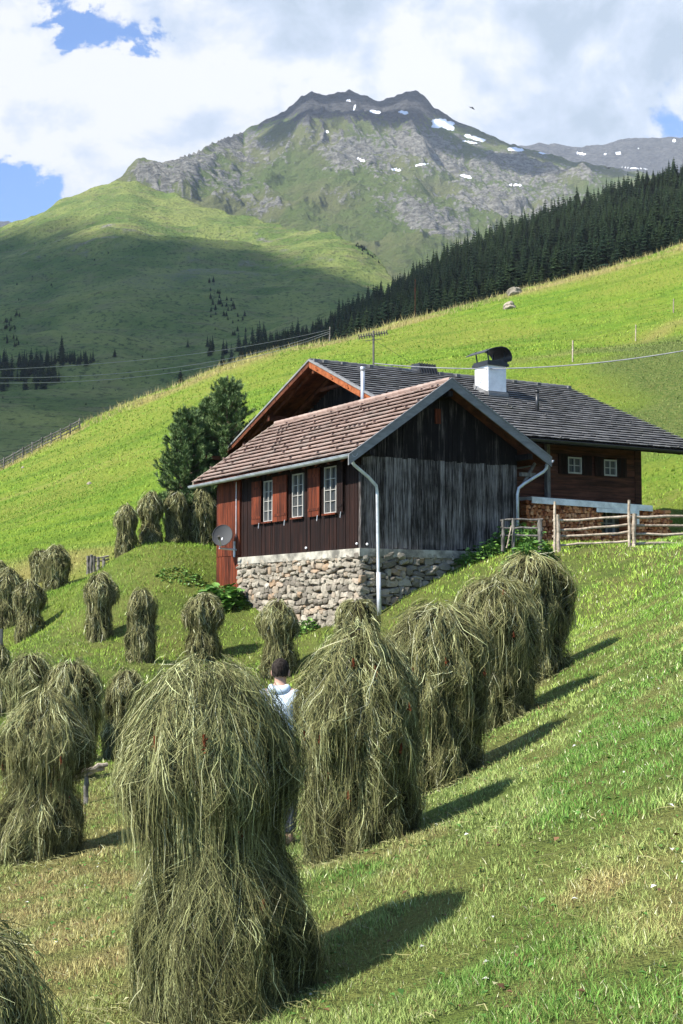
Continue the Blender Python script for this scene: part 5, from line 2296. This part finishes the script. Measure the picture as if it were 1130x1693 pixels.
def near_col(x, y, r, cl_):
    d = np.clip(dry_mask(x, y) + r.normal(0, .14, len(x)), 0, 1)[:, None]
    gpatch = sstep(fbm(x / 1.8, y / 1.8, 4, 37) * .7 + .75 * sstep(x - (.26 * y - 3.15), 1.1, 2.3) - .22, 0.0, .45)
    k = np.clip(gpatch + r.normal(0, .25, len(x)), 0, 1)[:, None]
    c = (PG * .55 + YG * .45) * (1 - k) + GR * k
    mid = sstep(y, 14, 34)[:, None]
    c = c * (1 - mid) + (YG * np.array([1.0, 1.12, .7]) * (1 - k * .7) + GR * k * .7 * np.array([1.2, 1.2, .8])) * mid
    c = c * (1 - d) + ST * d
    br = (r.random(len(x)) < .05 + .12 * dry_mask(x, y))[:, None]
    c = np.where(br, BR, c)
    pal = (r.random(len(x)) < .03)[:, None]
    c = np.where(pal, np.array([.42, .42, .25]), c)
    return np.clip(c * (r.uniform(.5, 1.45, len(x)) * (1.45 + .25 * sstep(x - .05 * y, 0, 1.5)))[:, None], 0, .9)


def far_col(x, y, r, cl_):
    n = len(x)
    k = np.clip(sstep(fbm(x / 8, y / 8, 4, 23), -.35, .5) + r.normal(0, .22, n), 0, 1)[:, None]
    c = np.array([0.125, 0.235, 0.020]) * (1 - k) + np.array([0.23, 0.32, 0.036]) * k
    d = np.clip(dry_mask(x, y) * .9, 0, 1)[:, None]
    c = c * (1 - d) + np.array([0.40, 0.32, 0.13]) * d
    ro = rough_mask(x, y)[:, None]
    c = c * (1 - ro) + np.array([0.15, 0.185, 0.05]) * ro
    return np.clip(c * r.uniform(.7, 1.25, n)[:, None], 0, .8)


_hp = [tuple(C0.xy + (Gv * a + Lv * b_).xy) for a, b_ in ((-.1, -.1), (5.9, -.1), (5.9, 1.6), (12.9, 1.6), (12.9, 12.6), (3.6, 12.6), (3.6, 9.9), (-.1, 9.9))]


def not_house(x, y):
    dx = x - C0.x
    dy = y - C0.y
    g = dx * Gv.x + dy * Gv.y
    l = dx * Lv.x + dy * Lv.y
    return ~(((g > -.05) & (g < 5.9) & (l > -.05) & (l < 9.9)) | ((g > 3.8) & (g < 12.9) & (l > 1.7) & (l < 12.6)))


grass('grass', 3.8, 9.5, 8000, .036, .0044, 'mown stubble and short grass in the near foreground', seed=11, colf=near_col, lie=.3)
grass('grass', 9.5, 16, 3400, .042, .0062, 'mown grass around the nearest hay ricks', seed=12, colf=near_col)
grass('grass', 16, 30, 900, .052, .0095, 'mown grass around the middle hay ricks', seed=13, colf=near_col)
grass('grass', 30, 60, 220, .10, .026, 'short green grass of the knoll and around the farm', uw=.29, seed=14, five=False, colf=lambda x, y, r, c: near_col(x, y, r, c) * (1 - sstep(y, 42, 60))[:, None] + far_col(x, y, r, c) * sstep(y, 42, 60)[:, None], filt=not_house)
grass('grass', 60, 120, 34, .12, .06, 'lush bright grass of the lower far meadow', uw=.28, seed=15, five=False, colf=far_col, lie=.2)
grass('grass', 120, 216, 10, .16, .12, 'lush bright grass of the upper far meadow', uw=.27, seed=16, five=False, colf=far_col, lie=.2)


def crest_f(x, y):
    px = 565 + FPX * x / y
    yc = np.interp(px, *CREST)
    return np.abs(y - yc + 4) < 4.5


grass('tall_grass', 150, 216, 10, .62, .07, 'fringe of taller dry grass along the meadow crest', uw=.27, seed=17, five=False, colf=lambda x, y, r, c: np.clip(np.array([.36, .31, .13]) * r.uniform(.6, 1.3, len(x))[:, None], 0, 1), filt=crest_f, lie=.15)

# loose hay wisps lying on the cut meadow
def wisps():
    r = np.random.default_rng(77)
    n = 1100
    y = np.sqrt(r.uniform(25, 24 ** 2, n))
    x = r.uniform(-.3, .3, n) * y
    q_ = [(k[0], k[2], k[4]) for k in RK if k[2] < 34 and k[2] > 6]
    ex, ey = [], []
    for px, Y, w in q_:
        m_ = 260
        th = r.uniform(0, 6.28, m_)
        rad = wfor(w, Y) / 2 * r.uniform(.7, 1.55, m_)
        ex.append((px - 565) / FPX * Y + rad * np.cos(th))
        ey.append(Y + rad * np.sin(th) * .9)
    x = np.concatenate([x] + ex)
    y = np.concatenate([y] + ey)
    n = len(x)
    z = ground_z(x, y)
    K = 4
    L = r.uniform(.06, .24, n)
    a = r.uniform(0, 6.28, n)
    bend = r.normal(0, .5, n)
    pts = np.zeros((n, K, 3))
    px_, py_ = x.copy(), y.copy()
    for k in range(K):
        pts[:, k, 0] = px_
        pts[:, k, 1] = py_
        pts[:, k, 2] = ground_z(px_, py_) + .035 + .03 * math.sin(k / 3 * math.pi) * r.random(n)
        px_ = px_ + np.cos(a) * L / 3
        py_ = py_ + np.sin(a) * L / 3
        a = a + bend
    s = np.zeros((n, K, 3))
    s[:, :, 2] = .002
    s[:, :, 0] = .002
    V = np.stack([pts - s, pts + s], 2).reshape(-1, 3)
    o = np.arange(n)[:, None] * (K * 2)
    q = np.arange(K - 1)[None] * 2
    F = np.stack([o + q, o + q + 1, o + q + 3, o + q + 2], -1).reshape(-1, 4)
    c = hay_col(r.uniform(.25, .8, n), np.zeros(n) + r.random(n) * .4)
    tag(np_mesh('loose_hay', V, F, M['hay'], colors=np.repeat(c, K * 2, axis=0)), 'loose wisps of hay scattered on the cut meadow', 'hay', kind='stuff')


wisps()


def herbs():
    r = np.random.default_rng(78)
    n = 5200
    y = np.sqrt(r.uniform(20, 22 ** 2, n))
    x = r.uniform(-.3, .3, n) * y
    keep = r.random(n) < .35 + .9 * sstep(fbm(x / 1.2, y / 1.2, 3, 45), 0, .4)
    x, y = x[keep], y[keep]
    n = len(x)
    z = ground_z(x, y) + r.uniform(.01, .035, n)
    a = r.uniform(0, 6.28, n)
    L = r.uniform(.02, .06, n)
    w = L * r.uniform(.25, .5, n)
    c, s_ = np.cos(a), np.sin(a)
    b0 = np.stack([x, y, z], -1)
    tip = b0 + np.stack([c * L, s_ * L, r.uniform(-.2, .6, n) * L], -1)
    m1 = (b0 + tip) / 2 + np.stack([-s_ * w, c * w, L * .2], -1)
    m2 = (b0 + tip) / 2 + np.stack([s_ * w, -c * w, L * .2], -1)
    V = np.stack([b0, m1, tip, m2], 1).reshape(-1, 3)
    k = r.random(n)
    col = np.where((k < .70)[:, None], np.array([.07, .17, .03]), np.where((k < .86)[:, None], np.array([.13, .07, .035]), np.where((k < .95)[:, None], np.array([.30, .30, .16]), np.array([.62, .62, .55]))))
    col = col * r.uniform(.6, 1.4, (n, 1))
    tag(np_mesh('meadow_herbs', V, np.arange(n * 4).reshape(-1, 4), M['blade'], colors=np.repeat(np.clip(col, 0, .8), 4, axis=0)), 'clover, small herb leaves and brown leaf litter in the cut grass', 'herbs', kind='stuff')


herbs()


# ================================================================== LEAFY PLANTS
def m_leaf(t, b, obj, pos):
    t.put(b.inputs['Base Color'], t.ramp(t.attr('tone'), [(0, (0.05, 0.115, 0.02)), (.6, (0.11, 0.23, 0.04)), (1, (0.20, 0.34, 0.07))]))


M['leaf'] = material('green leaves', m_leaf, .45, .4)


def leafy(cx_, cy_, R0, R1, Hh, n, size, label, seed, name='leafy_plant'):
    r = random.Random(seed)
    m = MB()
    zc = gz(cx_, cy_)
    for i in range(n):
        a = r.uniform(0, 6.283)
        q = math.sqrt(r.random())
        x, y = cx_ + math.cos(a) * q * R0, cy_ + math.sin(a) * q * R1
        z = gz(x, y) + Hh * (1 - q * q * .8) * r.uniform(.3, 1.1)
        d = Vector((math.cos(a) + r.gauss(0, .5), math.sin(a) + r.gauss(0, .5), r.uniform(-.6, .5))).normalized()
        sd = d.cross(Vector((r.gauss(0, .3), r.gauss(0, .3), 1))).normalized()
        up = sd.cross(d).normalized()
        s = size * r.uniform(.6, 1.3)
        c = Vector((x, y, z))
        pts = [c, c + d * s * .3 + sd * s * .36 + up * s * .08, c + d * s * .75 + sd * s * .30 + up * s * .05, c + d * s, c + d * s * .75 - sd * s * .30 + up * s * .05, c + d * s * .3 - sd * s * .36 + up * s * .08, c + d * s * .5 - up * s * .03]
        m.add(pts, [(0, 6, 1), (1, 6, 2), (2, 6, 3), (3, 6, 4), (4, 6, 5), (5, 6, 0)], r.random())
    root = empty(name, (cx_, cy_, zc))
    tag(root, label, 'plant')
    m.build('leaves', M['leaf'], root)
    st_ = MB()
    for i in range(max(8, n // 18)):
        a = r.uniform(0, 6.283)
        q = r.random() * .8
        x, y = cx_ + math.cos(a) * q * R0, cy_ + math.sin(a) * q * R1
        st_.tube([(x, y, gz(x, y) - .05), (x + r.gauss(0, .05), y, gz(x, y) + Hh * (1 - q * .6))], .012, 5, .3)
    st_.build('stems', M['leaf'], root)
    return root


q = H(-1.0, 7.6, 0)
leafy(q.x, q.y, .75, .75, .62, 420, .30, 'big-leaved rhubarb-like plant at the left foot of the rubble wall', 1)
q = P(872, 915, 40.2)
leafy(q.x, q.y, .75, .5, .80, 560, .17, 'bright green leafy bush in front of the grey gate', 2, 'bush')
q = H(5.2, -.6, 0)
leafy(q.x, q.y, .9, .5, .75, 520, .13, 'dark nettles growing at the right foot of the plank gable', 3, 'nettle_clump')
q = H(3.9, -.6, 0)
leafy(q.x, q.y, .9, .4, .5, 420, .13, 'dark weeds along the rubble wall under the gable, left of the nettles', 4, 'weed_clump')
q = P(880, 890, 41.6)
leafy(q.x, q.y, .45, .3, .95, 260, .12, 'tall weeds growing through the grey gate', 5, 'weed_clump')
q = H(-.6, 2.6, 0)
leafy(q.x, q.y, .5, .4, .4, 260, .12, 'low green weed clump at the foot of the sunlit rubble wall', 6, 'weed_clump')
q = P(300, 965, 50)
leafy(q.x, q.y, .9, .8, .10, 260, .12, 'patch of broad weeds on the knoll left of the red boarding', 7, 'weed_patch')


# ================================================================== STONE PINES
def m_needle(t, b, obj, pos):
    c = t.ramp(t.attr('tone'), [(0, (0.035, 0.075, 0.026)), (.55, (0.105, 0.165, 0.050)), (1, (0.25, 0.35, 0.13))])
    t.put(b.inputs['Base Color'], c)


M['needle'] = material('pine needles', m_needle, .6, .3)
M['bark'] = wood('pine bark', (0.05, 0.035, 0.025), (0.17, 0.12, 0.09), (6, 6, 2), .8)


def stone_pine(px, rowb, rowt, Y, Wd, label, seed):
    r = np.random.default_rng(seed)
    x0 = (px - 565) / FPX * Y
    z0 = gz(x0, Y) - .1
    Hh = P(px, rowt, Y).z - z0
    root = empty('stone_pine', (x0, Y, z0))
    tag(root, label, 'tree')
    m = MB()
    m.tube([(x0, Y, z0 - .3), (x0 + .04, Y, z0 + Hh * .4), (x0 - .03, Y, z0 + Hh * .93)], [.15, .10, .03], 8)
    V, F, T = [], [], []
    NV = 0
    nb = 190
    for i in range(nb):
        f = .05 + .93 * (i / nb)
        prof = (math.sin(min(f * 1.9, 1.0) * math.pi / 2) ** .6) * (1 - max(0, f - .35) / .65) ** .72 if f > .0 else 1
        R_ = Wd / 2 * (.18 + .82 * prof) * r.uniform(.72, 1.12)
        a = i * 2.399 + r.normal(0, .25)
        zb = z0 + Hh * f * .90
        d = np.array([math.cos(a), math.sin(a), .0])
        end = np.array([x0, Y, zb]) + d * R_ + np.array([0, 0, R_ * r.uniform(.15, .5)])
        st_ = np.array([x0, Y, zb - .05])
        m.tube([tuple(st_), tuple(st_ * .5 + end * .5 - np.array([0, 0, .05])), tuple(end)], [.03, .02, .008], 5)
        nt = int(5 + R_ * 7)
        for k in range(nt):
            q = (k + 1) / nt
            if q < .18:
                continue
            p = st_ * (1 - q) + end * q + r.normal(0, .10 * (1 - q * .4), 3)
            ax = d * .55 + np.array([0, 0, 1.0]) + r.normal(0, .3, 3)
            ax /= np.linalg.norm(ax)
            tl = r.uniform(.15, .27)
            nn = 40
            th = r.uniform(0, 6.28, nn)
            u = np.cross(ax, [0.3, .2, 1.0]); u /= np.linalg.norm(u)
            w = np.cross(ax, u)
            rad = u[None] * np.cos(th)[:, None] + w[None] * np.sin(th)[:, None]
            s = r.uniform(0, 1, nn)[:, None]
            b0 = p[None] + ax[None] * tl * s
            tip = b0 + (rad * .75 + ax[None] * .9) * .14 * r.uniform(.7, 1.2, (nn, 1))
            sd = np.cross(tip - b0, r.normal(0, 1, (nn, 3)))
            sd = sd / (np.linalg.norm(sd, axis=1, keepdims=True) + 1e-6) * .015
            V.append(np.stack([b0 - sd, b0 + sd, tip], 1).reshape(-1, 3))
            F.append(np.arange(nn * 3).reshape(-1, 3) + NV)
            NV += nn * 3
            tone = np.clip(.5 + r.normal(0, .16) + .0 * q, 0, 1)
            T.append(np.repeat(np.clip(tone + r.normal(0, .12, nn), 0, 1), 3))
    m.build('trunk', M['bark'], root)
    np_mesh('crown', np.concatenate(V), np.concatenate(F), M['needle'], parent=root, attrs={'tone': np.concatenate(T)})


stone_pine(376, 815, 600, 57.5, wfor(122, 57.5), 'taller stone pine with a rounded upright crown left of the farmhouse gable', 1)
stone_pine(310, 822, 658, 56.8, wfor(112, 56.8), 'shorter broad stone pine leaning against its taller neighbour on the left', 2)
stone_pine(346, 822, 636, 58.3, wfor(100, 58.3), 'low stone pine filling the gap behind the two taller crowns', 3)

# ================================================================== PERSON (seen from behind between the ricks)
YP = 15.5
pp = P(463, 1327, YP)
pz = gz(pp.x, YP)
headtop = P(459, 1092, YP).z
HP_ = headtop - pz
person = empty('person', (pp.x, YP, pz), R(-14))
tag(person, 'person with short dark hair and a pale blue hooded jacket seen from behind', 'person')
k_ = HP_ / 1.72


def skin(name, pts, edges, mat, parent, sub=2, root=0):
    me = bpy.data.meshes.new(name)
    me.from_pydata([Vector(p[:3]) * k_ for p in pts], edges, [])
    o = bpy.data.objects.new(name, me)
    COL.objects.link(o)
    o.parent = parent
    md = o.modifiers.new('skin', 'SKIN')
    md.use_smooth_shade = True
    for i, v in enumerate(me.skin_vertices[0].data):
        rad = pts[i][3]
        v.radius = (rad * k_, (pts[i][4] if len(pts[i]) > 4 else rad) * k_)
        v.use_root = i == root
    s = o.modifiers.new('sub', 'SUBSURF')
    s.levels = s.render_levels = sub
    me.materials.append(mat)
    return o


M['skin'] = flat('skin', (0.42, 0.25, 0.18), .55, 0, .06)
M['jacket'] = flat('pale blue jacket', (0.55, 0.66, 0.78), .8, 0, .10, 12)
M['trousers'] = flat('dark blue trousers', (0.05, 0.06, 0.09), .85)
M['shoes'] = flat('brown boots', (0.06, 0.04, 0.03), .7)


def m_hair(t, b, obj, pos):
    n = t.noise(t.mapping(obj, (60, 60, 14)), 1, 4, .7)
    t.put(b.inputs['Base Color'], t.mix(t.step(n, .35, .65), (0.010, 0.008, 0.007), (0.045, 0.036, 0.030)))
    t.put(b.inputs['Normal'], t.bump(n, .8, .01))


M['hair'] = material('dark brown hair', m_hair, .8, .08)
# facing +y (away from the camera)
B = [(0, 0, .95, .13, .10), (0, 0, 1.10, .12, .09), (0, -.01, 1.30, .15, .10), (0, -.01, 1.43, .10, .08), (0, .0, 1.50, .052), (0, .01, 1.56, .060, .065), (0, .02, 1.63, .072, .088), (0, .01, 1.68, .055, .068),
     (.09, 0, .88, .085), (.10, .02, .48, .055), (.10, -.02, .10, .038), (.11, .10, .04, .035), (-.09, 0, .88, .085), (-.10, .0, .48, .055), (-.10, -.04, .10, .038), (-.11, .08, .04, .035),
     (.17, -.01, 1.40, .055), (.23, -.02, 1.14, .040), (.20, .16, .98, .030), (.18, .22, .95, .028), (-.17, -.01, 1.40, .055), (-.23, -.02, 1.14, .040), (-.21, .14, .96, .030), (-.19, .20, .93, .028)]
E_ = [(0, 1), (1, 2), (2, 3), (3, 4), (4, 5), (5, 6), (6, 7), (0, 8), (8, 9), (9, 10), (10, 11), (0, 12), (12, 13), (13, 14), (14, 15), (3, 16), (16, 17), (17, 18), (18, 19), (3, 20), (20, 21), (21, 22), (22, 23)]
for sx_, b0 in ((1, 19), (-1, 23)):      # fingers and thumb
    bx, by, bz = B[b0][:3]
    for f in range(4):
        o = len(B)
        dx = (f - 1.5) * .018
        B += [(bx + dx, by + .04, bz - .01, .009), (bx + dx, by + .075 - .004 * abs(f - 1.5), bz - .03, .008), (bx + dx, by + .085, bz - .055, .007)]
        E_ += [(b0, o), (o, o + 1), (o + 1, o + 2)]
    o = len(B)
    B += [(bx - sx_ * .035, by + .01, bz - .005, .010), (bx - sx_ * .045, by + .045, bz - .02, .008)]
    E_ += [(b0, o), (o, o + 1)]
body = skin('body', B, E_, M['skin'], person)
J = [(0, 0, .90, .165, .125), (0, 0, 1.08, .155, .115), (0, -.01, 1.28, .175, .125), (0, -.01, 1.41, .135, .105), (0, -.005, 1.475, .075, .075),
     (.175, -.01, 1.395, .075), (.245, -.02, 1.14, .058), (.215, .13, 1.00, .046), (-.175, -.01, 1.395, .075), (-.245, -.02, 1.14, .058), (-.225, .11, .985, .046)]
skin('jacket', J, [(0, 1), (1, 2), (2, 3), (3, 4), (3, 5), (5, 6), (6, 7), (3, 8), (8, 9), (9, 10)], M['jacket'], person)
skin('hood', [(-.075, .0, 1.485, .040), (-.08, -.05, 1.455, .045), (0, -.095, 1.435, .062, .05), (.08, -.05, 1.455, .045), (.075, .0, 1.485, .040)], [(0, 1), (1, 2), (2, 3), (3, 4)], M['jacket'], person, root=2)
skin('trousers', [(0, 0, .95, .145, .11), (.09, 0, .86, .10), (.10, .02, .48, .075), (.10, -.02, .12, .062), (-.09, 0, .86, .10), (-.10, .0, .48, .075), (-.10, -.04, .12, .062)],
     [(0, 1), (1, 2), (2, 3), (0, 4), (4, 5), (5, 6)], M['trousers'], person)
for sx_, yy in ((1, 0), (-1, -.02)):
    skin('boot', [(.10 * sx_, -.03 + yy, .12, .052), (.10 * sx_, -.03 + yy, .05, .05), (.11 * sx_, .06 + yy, .04, .045), (.115 * sx_, .13 + yy, .03, .036)], [(0, 1), (1, 2), (2, 3)], M['shoes'], person)


def headpart(name, c, r3, mat, keep=None, jit=0.0):
    vs, fs = ICO[4]
    rr_ = random.Random(3)
    v2 = []
    for v in vs:
        k = 1 + jit * rr_.uniform(-1, 1)
        v2.append((Vector(c) + Vector((v[0] * r3[0], v[1] * r3[1], v[2] * r3[2])) * k) * k_)
    fs2 = [f for f in fs if keep is None or all(keep(vs[i]) for i in f)]
    me = bpy.data.meshes.new(name)
    me.from_pydata(v2, [], fs2)
    me.polygons.foreach_set('use_smooth', [True] * len(me.polygons))
    me.materials.append(mat)
    o = bpy.data.objects.new(name, me)
    COL.objects.link(o)
    o.parent = person
    return o


headpart('hair', (0, .005, 1.635), (.083, .102, .108), M['hair'], lambda v: v[1] < .42 + .5 * max(0, v[2]) and v[2] > -.62, .02)
for sx_ in (1, -1):
    headpart('ear', (.082 * sx_, .012, 1.605), (.012, .022, .032), M['skin'])
    headpart('eye', (.030 * sx_, .100, 1.615), (.012, .010, .009), M['white'])
headpart('nose', (0, .112, 1.590), (.013, .020, .022), M['skin'])
headpart('mouth', (0, .100, 1.556), (.024, .010, .006), M['dock'])

# ================================================================== HAZE
def m_haze():
    m = bpy.data.materials.new('air')
    m.use_nodes = True
    nt = m.node_tree
    nt.nodes.remove(nt.nodes['Principled BSDF'])
    v = nt.nodes.new('ShaderNodeVolumePrincipled')
    v.inputs['Color'].default_value = (0.80, 0.88, 1.0, 1)
    v.inputs['Density'].default_value = HAZE
    nt.links.new(v.outputs[0], nt.nodes['Material Output'].inputs['Volume'])
    return m


HAZE = 0.000045
mb = MB()
mb.hexa([(-6000, -400, -1500), (6000, -400, -1500), (6000, 9000, -1500), (-6000, 9000, -1500), (-6000, -400, 2500), (6000, -400, 2500), (6000, 9000, 2500), (-6000, 9000, 2500)])
tag(mb.build('haze', m_haze(), None, origin=(0, 0, 0)), kind='stuff')
